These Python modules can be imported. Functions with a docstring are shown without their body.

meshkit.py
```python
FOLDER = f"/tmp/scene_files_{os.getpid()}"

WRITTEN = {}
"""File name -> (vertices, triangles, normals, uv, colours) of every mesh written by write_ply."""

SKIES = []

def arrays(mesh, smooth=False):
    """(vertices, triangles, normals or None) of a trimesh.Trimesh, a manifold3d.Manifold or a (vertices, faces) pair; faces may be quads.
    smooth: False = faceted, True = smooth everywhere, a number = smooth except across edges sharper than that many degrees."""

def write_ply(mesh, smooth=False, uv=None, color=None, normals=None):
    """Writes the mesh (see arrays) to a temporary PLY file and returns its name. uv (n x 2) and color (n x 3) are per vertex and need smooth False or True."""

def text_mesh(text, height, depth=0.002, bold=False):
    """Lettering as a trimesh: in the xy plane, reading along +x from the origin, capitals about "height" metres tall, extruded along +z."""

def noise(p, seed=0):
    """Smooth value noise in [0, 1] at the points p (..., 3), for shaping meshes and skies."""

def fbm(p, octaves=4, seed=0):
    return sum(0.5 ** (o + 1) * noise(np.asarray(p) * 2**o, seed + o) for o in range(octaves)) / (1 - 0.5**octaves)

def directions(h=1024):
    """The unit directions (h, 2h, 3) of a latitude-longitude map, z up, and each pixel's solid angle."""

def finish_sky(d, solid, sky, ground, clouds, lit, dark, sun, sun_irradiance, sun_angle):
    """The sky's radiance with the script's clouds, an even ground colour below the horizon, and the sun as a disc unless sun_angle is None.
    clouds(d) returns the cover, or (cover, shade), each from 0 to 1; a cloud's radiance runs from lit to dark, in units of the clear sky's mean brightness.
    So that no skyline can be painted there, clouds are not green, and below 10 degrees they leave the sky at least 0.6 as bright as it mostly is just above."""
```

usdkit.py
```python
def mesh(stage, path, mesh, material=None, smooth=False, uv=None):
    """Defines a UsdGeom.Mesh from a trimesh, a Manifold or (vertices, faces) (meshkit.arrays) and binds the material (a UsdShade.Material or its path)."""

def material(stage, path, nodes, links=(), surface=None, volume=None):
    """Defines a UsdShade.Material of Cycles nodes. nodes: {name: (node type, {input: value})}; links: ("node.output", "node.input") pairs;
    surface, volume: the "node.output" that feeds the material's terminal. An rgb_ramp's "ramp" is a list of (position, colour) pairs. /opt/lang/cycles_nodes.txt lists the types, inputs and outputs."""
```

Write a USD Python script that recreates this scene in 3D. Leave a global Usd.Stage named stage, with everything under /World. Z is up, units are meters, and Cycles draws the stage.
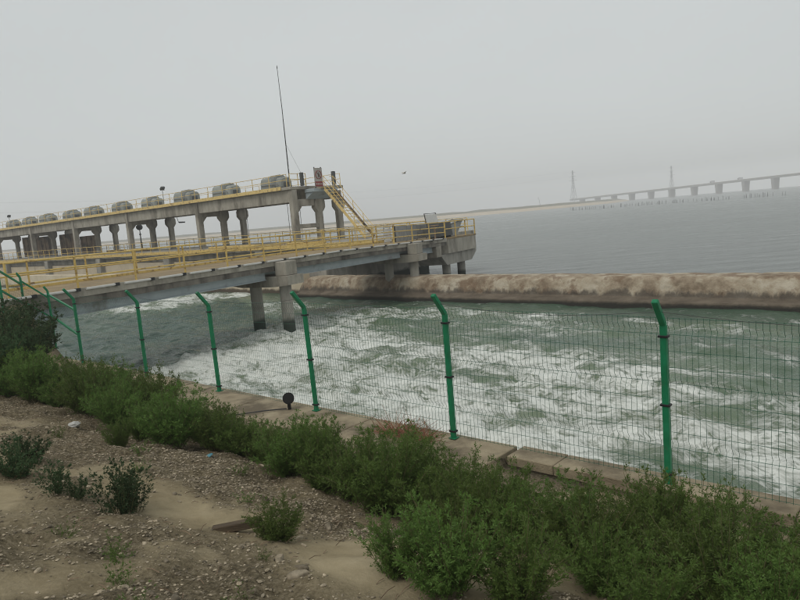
import math, random
import numpy as np, trimesh, usdkit, meshkit
from pxr import Usd, UsdGeom, UsdLux, UsdShade, Gf, Sdf, Vt

stage = Usd.Stage.CreateInMemory()
UsdGeom.SetStageUpAxis(stage, UsdGeom.Tokens.z)
UsdGeom.SetStageMetersPerUnit(stage, 1.0)
UsdGeom.Xform.Define(stage, '/World'); UsdGeom.Scope.Define(stage, '/World/Looks')
RNG = np.random.default_rng(7); rnd = random.Random(7)
PI = math.pi

# ------------------------------------------------------------------ camera, sky, sun, exposure
CAM_Z = 5.2                                     # eye height above the basin's water
PITCH, ROLL, FOCAL_PX = math.radians(7.14), math.radians(4.8), 660.0
F = np.array([0, math.cos(PITCH), -math.sin(PITCH)])
U0 = np.array([0, math.sin(PITCH), math.cos(PITCH)]); R0 = np.array([1.0, 0, 0])
RT = math.cos(ROLL)*R0 - math.sin(ROLL)*U0; UP = math.sin(ROLL)*R0 + math.cos(ROLL)*U0
cam = UsdGeom.Camera.Define(stage, '/World/camera')
cam.CreateHorizontalApertureAttr(36.0); cam.CreateVerticalApertureAttr(27.0)
cam.CreateFocalLengthAttr(36.0*FOCAL_PX/800.0)
cam.CreateClippingRangeAttr(Gf.Vec2f(0.05, 20000))
M4 = np.eye(4); M4[0, :3] = RT; M4[1, :3] = UP; M4[2, :3] = -F; M4[3, :3] = (0, 0, CAM_Z)
cam.AddTransformOp().Set(Gf.Matrix4d(*M4.ravel().tolist()))
EXPOSURE = 0.0
cam.CreateExposureAttr(EXPOSURE)

SUN_DIR = np.array([-0.35, -0.45, 0.82]); SUN_DIR /= np.linalg.norm(SUN_DIR)
SKY_GREY = (5.2, 5.42, 5.36)
def sky_material():
    return usdkit.material(stage, '/World/Looks/sky_overcast', {
        'sky': ('sky_texture', {'sky_type': 'single_scattering', 'sun_disc': False,
                                'sun_elevation': float(math.asin(SUN_DIR[2])), 'sun_rotation': float(math.atan2(SUN_DIR[0], SUN_DIR[1])),
                                'aerosol_density': 4.0}),
        'tc': ('texture_coordinate', {}), 'map': ('mapping', {'scale': (1.0, 1.0, 2.5)}),
        'n': ('noise_texture', {'scale': 1.3, 'detail': 4.0, 'roughness': 0.5}),
        'rmp': ('rgb_ramp', {'ramp': [(0.25, tuple(0.94*c for c in SKY_GREY)), (0.75, tuple(1.05*c for c in SKY_GREY))]}),
        'mx': ('mix', {'mix_type': 'mix', 'fac': 0.93}),
        'bg': ('background_shader', {'strength': 0.122})},
        [('tc.generated', 'map.vector'), ('map.vector', 'n.vector'), ('n.fac', 'rmp.fac'), ('sky.color', 'mx.color1'), ('rmp.color', 'mx.color2'),
         ('mx.color', 'bg.color')], surface='bg.background')
dome = UsdLux.DomeLight.Define(stage, '/World/sky')
UsdShade.MaterialBindingAPI.Apply(dome.GetPrim()).Bind(sky_material())
dome.GetPrim().SetCustomDataByKey('kind', 'structure')
sun = UsdLux.DistantLight.Define(stage, '/World/sun')
sun.CreateIntensityAttr(0.32); sun.CreateAngleAttr(25.0); sun.CreateNormalizeAttr(True); sun.CreateColorAttr(Gf.Vec3f(1.0, 0.96, 0.9))
zx = SUN_DIR; xx = np.cross([0, 0, 1.0], zx); xx /= np.linalg.norm(xx); yx = np.cross(zx, xx)
S4 = np.eye(4); S4[0, :3] = xx; S4[1, :3] = yx; S4[2, :3] = zx
sun.AddTransformOp().Set(Gf.Matrix4d(*S4.ravel().tolist()))

# ------------------------------------------------------------------ site frame: v across the basin, u along the bank (to the left), z up
TH = math.radians(42.2); RZ0 = 90 - 42.2
ud = np.array([-math.cos(TH), math.sin(TH)]); vd = np.array([math.sin(TH), math.cos(TH)])
def S(v, u, z=0.0): return np.array([*(v*vd + u*ud), z])
def to_site(x, y): return np.array([x, y])@vd, np.array([x, y])@ud      # -> v, u

# ------------------------------------------------------------------ mesh builder and prims
class MB:
    def __init__(self): self.v, self.f, self.n = [], [], 0
    def add(self, v, f):
        v = np.asarray(v, float); f = np.asarray(f, int)
        if f.shape[1] == 4: f = np.vstack([f[:, [0, 1, 2]], f[:, [0, 2, 3]]])
        self.v.append(v); self.f.append(f + self.n); self.n += len(v); return self
    def tm(self, m, T=None):
        v = np.array(m.vertices)
        if T is not None: v = v@np.asarray(T)[:3, :3].T + np.asarray(T)[:3, 3]
        return self.add(v, np.array(m.faces))
    def box(self, lo, hi, ch=0.0):
        lo, hi = np.minimum(lo, hi).astype(float), np.maximum(lo, hi).astype(float)
        if ch <= 0:
            v = np.array([[(lo, hi)[i][0], (lo, hi)[j][1], (lo, hi)[k][2]] for i in (0, 1) for j in (0, 1) for k in (0, 1)])
            return self.add(v, [[0, 1, 3, 2], [4, 6, 7, 5], [0, 4, 5, 1], [2, 3, 7, 6], [0, 2, 6, 4], [1, 5, 7, 3]])
        c = min(ch, *(0.45*(hi - lo)))
        pts = []
        for i in (0, 1):
            for j in (0, 1):
                for k in (0, 1):
                    p = np.array([(lo, hi)[i][0], (lo, hi)[j][1], (lo, hi)[k][2]]); s = np.array([1-2*i, 1-2*j, 1-2*k])*c
                    for ax in range(3):
                        q = p + s; q[ax] = p[ax]; pts.append(q)
        h = trimesh.convex.convex_hull(np.array(pts)); return self.tm(h)
    def hull(self, pts): return self.tm(trimesh.convex.convex_hull(np.asarray(pts, float)))
    def tube(self, p, r, sides=6, cap=True):
        p = np.asarray(p, float); r = np.broadcast_to(np.asarray(r, float), (len(p),))
        t = np.gradient(p, axis=0) if len(p) > 2 else np.repeat([p[1]-p[0]], 2, 0)
        t = t/(np.linalg.norm(t, axis=1, keepdims=True) + 1e-12)
        ref = np.array([0, 0, 1.0]) if abs(t[0][2]) < 0.9 else np.array([1.0, 0, 0])
        a = np.cross(t, ref); a /= np.linalg.norm(a, axis=1, keepdims=True) + 1e-12; b = np.cross(t, a)
        g = np.arange(sides)*2*PI/sides + PI/sides
        v = (p[:, None] + r[:, None, None]*(np.cos(g)[None, :, None]*a[:, None] + np.sin(g)[None, :, None]*b[:, None])).reshape(-1, 3)
        i, j = np.meshgrid(np.arange(len(p)-1), np.arange(sides), indexing='ij')
        q = np.stack([i*sides + j, i*sides + (j+1) % sides, (i+1)*sides + (j+1) % sides, (i+1)*sides + j], -1).reshape(-1, 4)
        f = np.vstack([q[:, [0, 1, 2]], q[:, [0, 2, 3]]])
        if cap:
            n0 = len(v); v = np.vstack([v, p[0], p[-1]]); k = np.arange(sides); e = (len(p)-1)*sides
            f = np.vstack([f, np.stack([np.full(sides, n0), (k+1) % sides, k], 1), np.stack([np.full(sides, n0+1), e+k, e+(k+1) % sides], 1)])
        return self.add(v, f)
    def bar(self, p, q, w, h, up=(0, 0, 1.0), ch=0.0):
        p, q = np.asarray(p, float), np.asarray(q, float); d = q - p; L = np.linalg.norm(d); d /= L
        s = np.cross(np.asarray(up, float), d); s /= np.linalg.norm(s); n = np.cross(d, s)
        b = MB().box((0, -w/2, -h/2), (L, w/2, h/2), ch); v, f = b.arr()
        return self.add(p + v[:, :1]*d + v[:, 1:2]*s + v[:, 2:]*n, f)
    def arr(self): return np.vstack(self.v), np.vstack(self.f)
    def rot(self, deg, axis=2, about=(0, 0, 0)):
        T = trimesh.transformations.rotation_matrix(math.radians(deg), np.eye(3)[axis], about)
        self.v = [x@T[:3, :3].T + T[:3, 3] for x in self.v]; return self
    def shift(self, d): self.v = [x + np.asarray(d, float) for x in self.v]; return self

TAKEN = set()
def numbered(base):
    p, k = base, 0
    while p in TAKEN:
        k += 1; p = f'{base}_{k:03d}'
    TAKEN.add(p); return p
def tag(o, label=None, cat=None, group=None, kind=None):
    p = o.GetPrim() if hasattr(o, 'GetPrim') else o
    for k, x in (('label', label), ('category', cat), ('group', group), ('kind', kind)):
        if x: p.SetCustomDataByKey(k, x)
    return o
def place(x, loc, rz=0.0, scale=None):
    x.AddTranslateOp().Set(Gf.Vec3d(*map(float, loc)))
    if rz: x.AddRotateZOp().Set(float(rz))
    if scale is not None: x.AddScaleOp().Set(Gf.Vec3f(*([float(scale)]*3 if np.ndim(scale) == 0 else map(float, scale))))
def thing(name, label, cat, loc=(0, 0, 0), rz=0.0, group=None, scale=None):
    x = UsdGeom.Xform.Define(stage, numbered('/World/' + name)); place(x, loc, rz, scale)
    tag(x, label, cat, group); return x
def part(name, mb, mat, parent, smooth=False, label=None, kind=None, loc=None, rz=0.0):
    m = mb.arr() if isinstance(mb, MB) else mb
    o = usdkit.mesh(stage, numbered(f'{parent.GetPath()}/{name}'), m, mat, smooth)
    if loc is not None: place(o, loc, rz)
    tag(o, label, None, None, kind); return o
def solo(name, mb, mat, label=None, cat=None, loc=None, rz=0.0, group=None, kind=None, smooth=False):
    m = mb.arr() if isinstance(mb, MB) else mb
    o = usdkit.mesh(stage, numbered('/World/' + name), m, mat, smooth)
    if loc is not None: place(o, loc, rz)
    tag(o, label, cat, group, kind); return o
def dup(root, loc, rz=0.0, label=None, group=None, scale=None):
    d = root.GetPrim().GetCustomData(); base = root.GetPath().name.rstrip('0123456789').rstrip('_')
    x = UsdGeom.Xform.Define(stage, numbered('/World/' + base))
    x.GetPrim().GetReferences().AddInternalReference(root.GetPath())
    x.ClearXformOpOrder()
    t = x.AddTranslateOp(); t.Set(Gf.Vec3d(*map(float, loc)))
    r = x.AddRotateZOp(); r.Set(float(rz))
    s = x.AddScaleOp(); s.Set(Gf.Vec3f(*([float(scale or 1)]*3 if np.ndim(scale) == 0 else map(float, scale))))
    x.SetXformOpOrder([t, r, s])
    tag(x, label or d.get('label'), d.get('category'), group or d.get('group')); x.GetPrim().SetInstanceable(True); return x

# ------------------------------------------------------------------ materials
def L(name): return '/World/Looks/' + name
def noisy(name, c1, c2, scale=3.0, rough=0.8, bump=0.3, bdist=0.02, stretch=(1, 1, 1), detail=6.0, lo=0.3, hi=0.7, fine=None, dark=None, dscale=0.6, dlo=0.5, dhi=0.7,
          wet=None, spec=0.3, metallic=0.0, rand=0.0):
    """two tones of noise, larger blotches of a third tone, a dark wet band below a height, and a bump"""
    n = {'g': ('geometry', {}), 'm': ('mapping', {'scale': stretch}), 'n': ('noise_texture', {'scale': scale, 'detail': detail, 'roughness': 0.62}),
         'r': ('rgb_ramp', {'ramp': [(lo, c1), (hi, c2)]}), 'b': ('bump', {'strength': bump, 'distance': bdist}),
         'nf': ('noise_texture', {'scale': fine or scale*9, 'detail': 4.0, 'roughness': 0.7}),
         'p': ('principled_bsdf', {'roughness': rough, 'specular_ior_level': spec, 'metallic': metallic})}
    l = [('g.position', 'm.vector'), ('m.vector', 'n.vector'), ('m.vector', 'nf.vector'), ('n.fac', 'r.fac'), ('nf.fac', 'b.height'), ('b.normal', 'p.normal')]
    col = 'r.color'
    if dark:
        n.update({'nd': ('noise_texture', {'scale': dscale, 'detail': 7.0, 'roughness': 0.65}), 'md': ('map_range', {'from_min': dlo, 'from_max': dhi, 'clamp': True}), 'xd': ('mix', {'color2': dark})})
        l += [('m.vector', 'nd.vector'), ('nd.fac', 'md.value'), (col, 'xd.color1'), ('md.result', 'xd.fac')]; col = 'xd.color'
    if wet:                                        # (height, blend, colour): tide mark left by the water
        n.update({'sx': ('separate_xyz', {}), 'nw': ('noise_texture', {'scale': 1.7, 'detail': 4.0}), 'ad': ('math', {'math_type': 'multiply_add', 'value2': 0.5, 'value3': 0.0}),
                  'sb': ('math', {'math_type': 'subtract'}), 'mw': ('map_range', {'from_min': wet[0] + wet[1] - 0.25, 'from_max': wet[0] - wet[1] - 0.25, 'clamp': True}), 'xw': ('mix', {'color2': wet[2]})})
        l += [('g.position', 'sx.vector'), ('g.position', 'nw.vector'), ('nw.fac', 'ad.value1'), ('sx.z', 'sb.value1'), ('ad.value', 'sb.value2'), ('sb.value', 'mw.value'),
              ('mw.result', 'xw.fac'), (col, 'xw.color1')]; col = 'xw.color'
    if rand:
        n.update({'oi': ('object_info', {}), 'mr': ('map_range', {'to_min': 1 - rand, 'to_max': 1 + rand}), 'hs': ('hsv', {})})
        l += [('oi.random', 'mr.value'), ('mr.result', 'hs.value'), (col, 'hs.color')]; col = 'hs.color'
    l.append((col, 'p.base_color'))
    return usdkit.material(stage, L(name), n, l, surface='p.BSDF')
def plain(name, c, rough=0.5, metallic=0.0, var=0.12, scale=6.0, spec=0.4):
    return noisy(name, tuple(x*(1-var) for x in c), tuple(x*(1+var) for x in c), scale=scale, rough=rough, bump=0.05, spec=spec, metallic=metallic)

M = {}
M['concrete'] = noisy('weathered_concrete', (.23, .212, .175), (.38, .355, .30), scale=1.4, stretch=(1, 1, .35), dark=(.10, .088, .07), dscale=0.9, dlo=.48, dhi=.70, bump=.4)
M['pier'] = noisy('pier_concrete', (.22, .21, .185), (.34, .325, .285), scale=1.4, stretch=(1, 1, .3), dark=(.11, .10, .085), dscale=1.1, dlo=.5, dhi=.72, wet=(0.75, 0.12, (.028, .035, .028)), bump=.35)
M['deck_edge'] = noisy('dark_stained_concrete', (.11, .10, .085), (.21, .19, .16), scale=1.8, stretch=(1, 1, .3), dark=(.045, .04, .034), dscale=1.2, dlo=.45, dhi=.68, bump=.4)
M['weir'] = usdkit.material(stage, L('stained_weir_concrete'), {
    'g': ('geometry', {}), 'sx': ('separate_xyz', {}), 'm': ('mapping', {'scale': (1, 1, .9)}), 'ms': ('mapping', {'scale': (1, 1, .22)}),
    'n1': ('noise_texture', {'scale': .95, 'detail': 9.0, 'roughness': .64}), 'n2': ('noise_texture', {'scale': .7, 'detail': 9.0, 'roughness': .72}), 'n3': ('noise_texture', {'scale': 11.0, 'detail': 6.0, 'roughness': .7}),
    'ns': ('noise_texture', {'scale': 1.25, 'detail': 8.0, 'roughness': .7}),
    'r1': ('rgb_ramp', {'ramp': [(.36, (.19, .145, .10)), (.46, (.28, .225, .16)), (.53, (.36, .305, .225)), (.64, (.45, .40, .315))]}),
    'k2': ('map_range', {'from_min': .50, 'from_max': .57, 'clamp': True}), 'x2': ('mix', {'color2': (.155, .098, .060)}), 'f2': ('math', {'math_type': 'multiply', 'value2': .7}),
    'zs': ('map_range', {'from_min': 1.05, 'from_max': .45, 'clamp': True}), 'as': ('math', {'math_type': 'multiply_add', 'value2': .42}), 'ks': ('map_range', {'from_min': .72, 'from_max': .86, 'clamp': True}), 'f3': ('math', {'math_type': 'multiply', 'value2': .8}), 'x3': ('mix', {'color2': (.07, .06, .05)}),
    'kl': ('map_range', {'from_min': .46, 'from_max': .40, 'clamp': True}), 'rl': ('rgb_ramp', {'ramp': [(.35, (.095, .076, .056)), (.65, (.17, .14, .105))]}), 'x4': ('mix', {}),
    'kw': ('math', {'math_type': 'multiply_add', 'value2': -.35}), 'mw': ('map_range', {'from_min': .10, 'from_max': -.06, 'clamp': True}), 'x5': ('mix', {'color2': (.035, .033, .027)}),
    'b': ('bump', {'strength': .8, 'distance': .06}), 'p': ('principled_bsdf', {'roughness': .88, 'specular_ior_level': .2})},
    [('g.position', 'sx.vector'), ('g.position', 'm.vector'), ('g.position', 'ms.vector'), ('m.vector', 'n1.vector'), ('m.vector', 'n2.vector'), ('m.vector', 'n3.vector'), ('ms.vector', 'ns.vector'),
     ('n1.fac', 'r1.fac'), ('n2.fac', 'k2.value'), ('k2.result', 'f2.value1'), ('f2.value', 'x2.fac'), ('r1.color', 'x2.color1'),
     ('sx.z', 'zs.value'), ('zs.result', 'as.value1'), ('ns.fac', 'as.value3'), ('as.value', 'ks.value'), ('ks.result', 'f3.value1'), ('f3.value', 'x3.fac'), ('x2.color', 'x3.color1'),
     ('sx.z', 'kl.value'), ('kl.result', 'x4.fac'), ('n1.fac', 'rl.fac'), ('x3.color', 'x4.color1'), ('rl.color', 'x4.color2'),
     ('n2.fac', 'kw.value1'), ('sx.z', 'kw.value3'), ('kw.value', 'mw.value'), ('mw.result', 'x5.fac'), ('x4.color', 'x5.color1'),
     ('n3.fac', 'b.height'), ('b.normal', 'p.normal'), ('x5.color', 'p.base_color')], surface='p.BSDF')
M['beige_wall'] = noisy('beige_plaster_wall', (.46, .39, .28), (.56, .49, .37), scale=.8, dark=(.30, .24, .16), dscale=.5, dlo=.6, dhi=.8, wet=(0.30, 0.1, (.09, .07, .05)), bump=.2)
M['coping'] = noisy('dusty_coping_concrete', (.23, .185, .12), (.36, .305, .205), scale=3.0, dark=(.13, .105, .068), dscale=1.1, dlo=.46, dhi=.62, bump=.9, fine=40)
M['yellow'] = noisy('worn_yellow_paint', (.50, .345, .10), (.62, .455, .165), scale=5, rough=.5, bump=.08, dark=(.20, .115, .05), dscale=3.2, dlo=.54, dhi=.66)
M['yellow_pale'] = noisy('faded_yellow_paint', (.56, .41, .15), (.68, .52, .23), scale=5, rough=.6, bump=.08, dark=(.26, .17, .09), dscale=3.0, dlo=.53, dhi=.66)
M['deck_floor'] = noisy('rusty_yellow_floor', (.17, .125, .065), (.29, .215, .11), scale=1.2, dark=(.16, .12, .07), dscale=.7, rough=.7)
M['green'] = noisy('green_powder_coat', (.004, .125, .050), (.010, .185, .082), scale=5, rough=.42, bump=.06, dark=(.03, .115, .06), dscale=6, dlo=.55, dhi=.7, spec=.35)
M['green_wire'] = plain('green_wire_coat', (.010, .075, .042), .5)
M['steel'] = noisy('blue_grey_girder_paint', (.27, .315, .335), (.36, .405, .425), scale=1.5, rough=.5, dark=(.16, .15, .13), dscale=.9, dlo=.58, dhi=.75, bump=.05)
M['housing'] = noisy('grey_canvas_housing', (.23, .245, .23), (.29, .305, .285), scale=.8, rough=.75, dark=(.17, .17, .155), dscale=.7, dlo=.55, dhi=.8, rand=.12)
M['housing_mid'] = noisy('mid_grey_housing', (.16, .172, .165), (.205, .215, .205), scale=.8, rough=.7)
M['housing_dark'] = plain('dark_grey_motor', (.07, .075, .075), .6)
M['black'] = plain('black_plastic', (.012, .012, .013), .5)
M['dark_iron'] = plain('dark_iron', (.05, .05, .05), .55)
M['white'] = plain('white_paint', (.52, .51, .48), .5, var=.08)
M['sign_white'] = noisy('dirty_sign_white', (.30, .28, .25), (.42, .40, .37), scale=2.5, rough=.6)
M['red'] = plain('red_sign_paint', (.22, .035, .035), .5)
M['grey_sheet'] = noisy('grey_sheet_metal', (.22, .225, .22), (.30, .305, .295), scale=1, rough=.55, dark=(.15, .14, .125), dscale=.8)
M['rust'] = noisy('rusty_gate_steel', (.14, .098, .066), (.27, .20, .135), scale=.8, dark=(.06, .05, .04), dscale=.5, dlo=.48, dhi=.62, rough=.85, bump=.5)
M['wood'] = noisy('weathered_plank', (.055, .04, .026), (.12, .088, .056), scale=9, stretch=(.2, 3, 3), rough=.85, bump=.5)
M['twig'] = noisy('dead_brush', (.12, .085, .055), (.25, .175, .115), scale=20, rough=.9)
M['dead'] = noisy('dead_brush_brown', (.17, .075, .045), (.30, .15, .09), scale=20, rough=.9)
M['stem'] = plain('green_brown_stem', (.09, .085, .035), .8)
M['stone'] = noisy('rubble_stone', (.12, .10, .068), (.40, .34, .25), scale=14, rough=.95, bump=.5, rand=.6, spec=.15)
M['plastic_white'] = plain('dirty_white_plastic', (.36, .355, .335), .45)
M['plastic_blue'] = plain('blue_plastic', (.08, .22, .27), .45)
M['far_parapet'] = plain('far_bridge_parapet', (.42, .39, .34), .85)
M['far_concrete'] = plain('far_bridge_concrete', (.26, .25, .23), .85)
M['far_dark'] = plain('far_dark_steel', (.10, .10, .105), .7)
M['far_land'] = noisy('far_land', (.10, .10, .06), (.20, .18, .115), scale=.02, rough=.95, bump=0)
M['far_sand'] = noisy('far_sand', (.42, .35, .25), (.52, .44, .33), scale=.05, rough=.95, bump=0)
M['car_white'] = plain('far_car_paint', (.4, .4, .42), .4)

def leaf_mat(name, ca, cb, cc):
    return usdkit.material(stage, L(name), {
        'g': ('geometry', {}), 'oi': ('object_info', {}), 'r': ('rgb_ramp', {'ramp': [(0, ca), (.6, cb), (1, cc)]}),
        'mr': ('map_range', {'to_min': .72, 'to_max': 1.28}), 'mh': ('map_range', {'to_min': .48, 'to_max': .512}), 'hs': ('hsv', {}),
        'p': ('principled_bsdf', {'roughness': .6, 'specular_ior_level': .25}), 't': ('translucent_bsdf', {}), 'mx': ('mix_closure', {'fac': .25})},
        [('g.random_per_island', 'r.fac'), ('oi.random', 'mr.value'), ('mr.result', 'hs.value'), ('oi.random', 'mh.value'), ('mh.result', 'hs.hue'), ('r.color', 'hs.color'), ('hs.color', 'p.base_color'), ('hs.color', 't.color'),
         ('p.BSDF', 'mx.closure1'), ('t.BSDF', 'mx.closure2')], surface='mx.closure')
M['leaf'] = leaf_mat('bush_leaf', (.080, .135, .028), (.145, .218, .050), (.29, .355, .105))
M['leaf_dark'] = leaf_mat('dark_weed_leaf', (.042, .075, .030), (.066, .112, .042), (.12, .165, .07))

# soil: smooth damp sand and rubble-strewn dirt, told apart by a primvar
M['soil'] = usdkit.material(stage, L('bank_soil'), {
    'g': ('geometry', {}), 'a': ('attribute', {'attribute': 'rubble'}),
    'n1': ('noise_texture', {'scale': 1.6, 'detail': 8.0, 'roughness': .68}), 'n2': ('noise_texture', {'scale': 26.0, 'detail': 6.0, 'roughness': .72}),
    'vo': ('voronoi_texture', {'scale': 34.0}),
    'r1': ('rgb_ramp', {'ramp': [(.3, (.18, .144, .085)), (.5, (.27, .223, .138)), (.72, (.35, .295, .193))]}),
    'r2': ('rgb_ramp', {'ramp': [(.30, (.045, .036, .022)), (.48, (.150, .122, .075)), (.74, (.34, .285, .195))]}),
    'x': ('mix', {}), 'mh': ('mix_float', {}), 'b': ('bump', {'strength': 1.0, 'distance': .045}), 'p': ('principled_bsdf', {'roughness': .95, 'specular_ior_level': .15})},
    [('g.position', 'n1.vector'), ('g.position', 'n2.vector'), ('g.position', 'vo.vector'), ('n1.fac', 'r1.fac'), ('n2.fac', 'r2.fac'), ('a.fac', 'x.fac'), ('r1.color', 'x.color1'), ('r2.color', 'x.color2'),
     ('a.fac', 'mh.fac'), ('n1.fac', 'mh.a'), ('n2.fac', 'mh.b'), ('mh.result', 'b.height'), ('b.normal', 'p.normal'), ('x.color', 'p.base_color')], surface='p.BSDF')

# churned basin water: turbid green body, foam laid in drawn-out strands where the "foam" primvar says the water is white
M['basin_water'] = usdkit.material(stage, L('churned_water'), {
    'g': ('geometry', {}), 'a': ('attribute', {'attribute': 'foam'}), 'mp': ('mapping', {'rotation': (0, 0, -math.radians(RZ0)), 'mapping_type': 'point'}),
    'wn': ('noise_texture', {'scale': .55, 'detail': 3.0, 'roughness': .55}), 'ws': ('mix_vector', {'use_clamp': False, 'fac': .0}),
    'sub': ('math', {'math_type': 'subtract', 'value2': .5}), 'vadd': ('mix', {'mix_type': 'add', 'fac': 1.6}),
    'mst': ('mapping', {'scale': (1.0, .62, 1.0)}),
    'n1': ('noise_texture', {'scale': .75, 'detail': 9.0, 'roughness': .66, 'distortion': .5}),
    'n2': ('noise_texture', {'scale': 2.6, 'detail': 8.0, 'roughness': .7, 'distortion': .9}),
    'rd': ('math', {'math_type': 'subtract', 'value2': .5}), 'rab': ('math', {'math_type': 'absolute'}), 'rin': ('math', {'math_type': 'multiply_add', 'value2': -3.4, 'value3': .36}),
    's1': ('math', {'math_type': 'multiply_add', 'value2': 2.9, 'value3': -2.19}), 's2': ('math', {'math_type': 'multiply_add', 'value2': .9}), 's3': ('math', {'math_type': 'add'}),
    'mf': ('map_range', {'range_type': 'smoothstep', 'from_min': -.20, 'from_max': .46, 'clamp': True}),
    'gr': ('rgb_ramp', {'ramp': [(0, (.020, .044, .030)), (.22, (.052, .084, .054)), (.5, (.085, .124, .075)), (1, (.135, .172, .105))]}),
    'fc': ('rgb_ramp', {'ramp': [(.3, (.42, .44, .40)), (.62, (.67, .69, .65))]}),
    'x': ('mix', {}), 'ro': ('mix_float', {'a': .10, 'b': .75}),
    'nb': ('noise_texture', {'scale': 5.0, 'detail': 6.0, 'roughness': .6, 'distortion': .4}), 'hb': ('math', {'math_type': 'multiply_add', 'value2': .9}),
    'b': ('bump', {'strength': .55, 'distance': .12}), 'p': ('principled_bsdf', {'ior': 1.33, 'specular_ior_level': .5})},
    [('g.position', 'mp.vector'), ('mp.vector', 'wn.vector'), ('mp.vector', 'vadd.color1'), ('wn.color', 'vadd.color2'), ('vadd.color', 'mst.vector'), ('mst.vector', 'n1.vector'), ('mst.vector', 'n2.vector'),
     ('n2.fac', 'rd.value1'), ('rd.value', 'rab.value1'), ('rab.value', 'rin.value1'), ('n1.fac', 's1.value1'), ('a.fac', 's2.value1'), ('s1.value', 's2.value3'), ('s2.value', 's3.value1'), ('rin.value', 's3.value2'),
     ('s3.value', 'mf.value'), ('a.fac', 'gr.fac'), ('n2.fac', 'fc.fac'), ('mf.result', 'x.fac'), ('gr.color', 'x.color1'), ('fc.color', 'x.color2'), ('x.color', 'p.base_color'),
     ('mf.result', 'ro.fac'), ('ro.result', 'p.roughness'), ('g.position', 'nb.vector'), ('mf.result', 'hb.value1'), ('nb.fac', 'hb.value3'), ('hb.value', 'b.height'), ('b.normal', 'p.normal')], surface='p.BSDF')
M['lake'] = usdkit.material(stage, L('lake_water'), {
    'g': ('geometry', {}), 'mp': ('mapping', {'rotation': (0, 0, -math.radians(15)), 'scale': (.35, 1.0, 1.0)}),
    'n': ('noise_texture', {'scale': .55, 'detail': 7.0, 'roughness': .7, 'distortion': .4}), 'nl': ('noise_texture', {'scale': .03, 'detail': 6.0, 'roughness': .65}),
    'r': ('rgb_ramp', {'ramp': [(.35, (.15, .168, .16)), (.65, (.225, .243, .234))]}), 'rr': ('map_range', {'from_min': .3, 'from_max': .7, 'to_min': .12, 'to_max': .34}),
    'b': ('bump', {'strength': 1.0, 'distance': 1.3}), 'p': ('principled_bsdf', {'roughness': .2, 'ior': 1.33})},
    [('g.position', 'mp.vector'), ('mp.vector', 'n.vector'), ('mp.vector', 'nl.vector'), ('nl.fac', 'r.fac'), ('nl.fac', 'rr.value'), ('rr.result', 'p.roughness'), ('r.color', 'p.base_color'), ('n.fac', 'b.height'), ('b.normal', 'p.normal')], surface='p.BSDF')
HAZE_DENSITY = 0.0008
M['haze'] = usdkit.material(stage, L('haze_air'), {'v': ('principled_volume', {'color': (.995, .998, .997), 'density': HAZE_DENSITY, 'anisotropy': 0.0})}, [], volume='v.volume')

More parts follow.
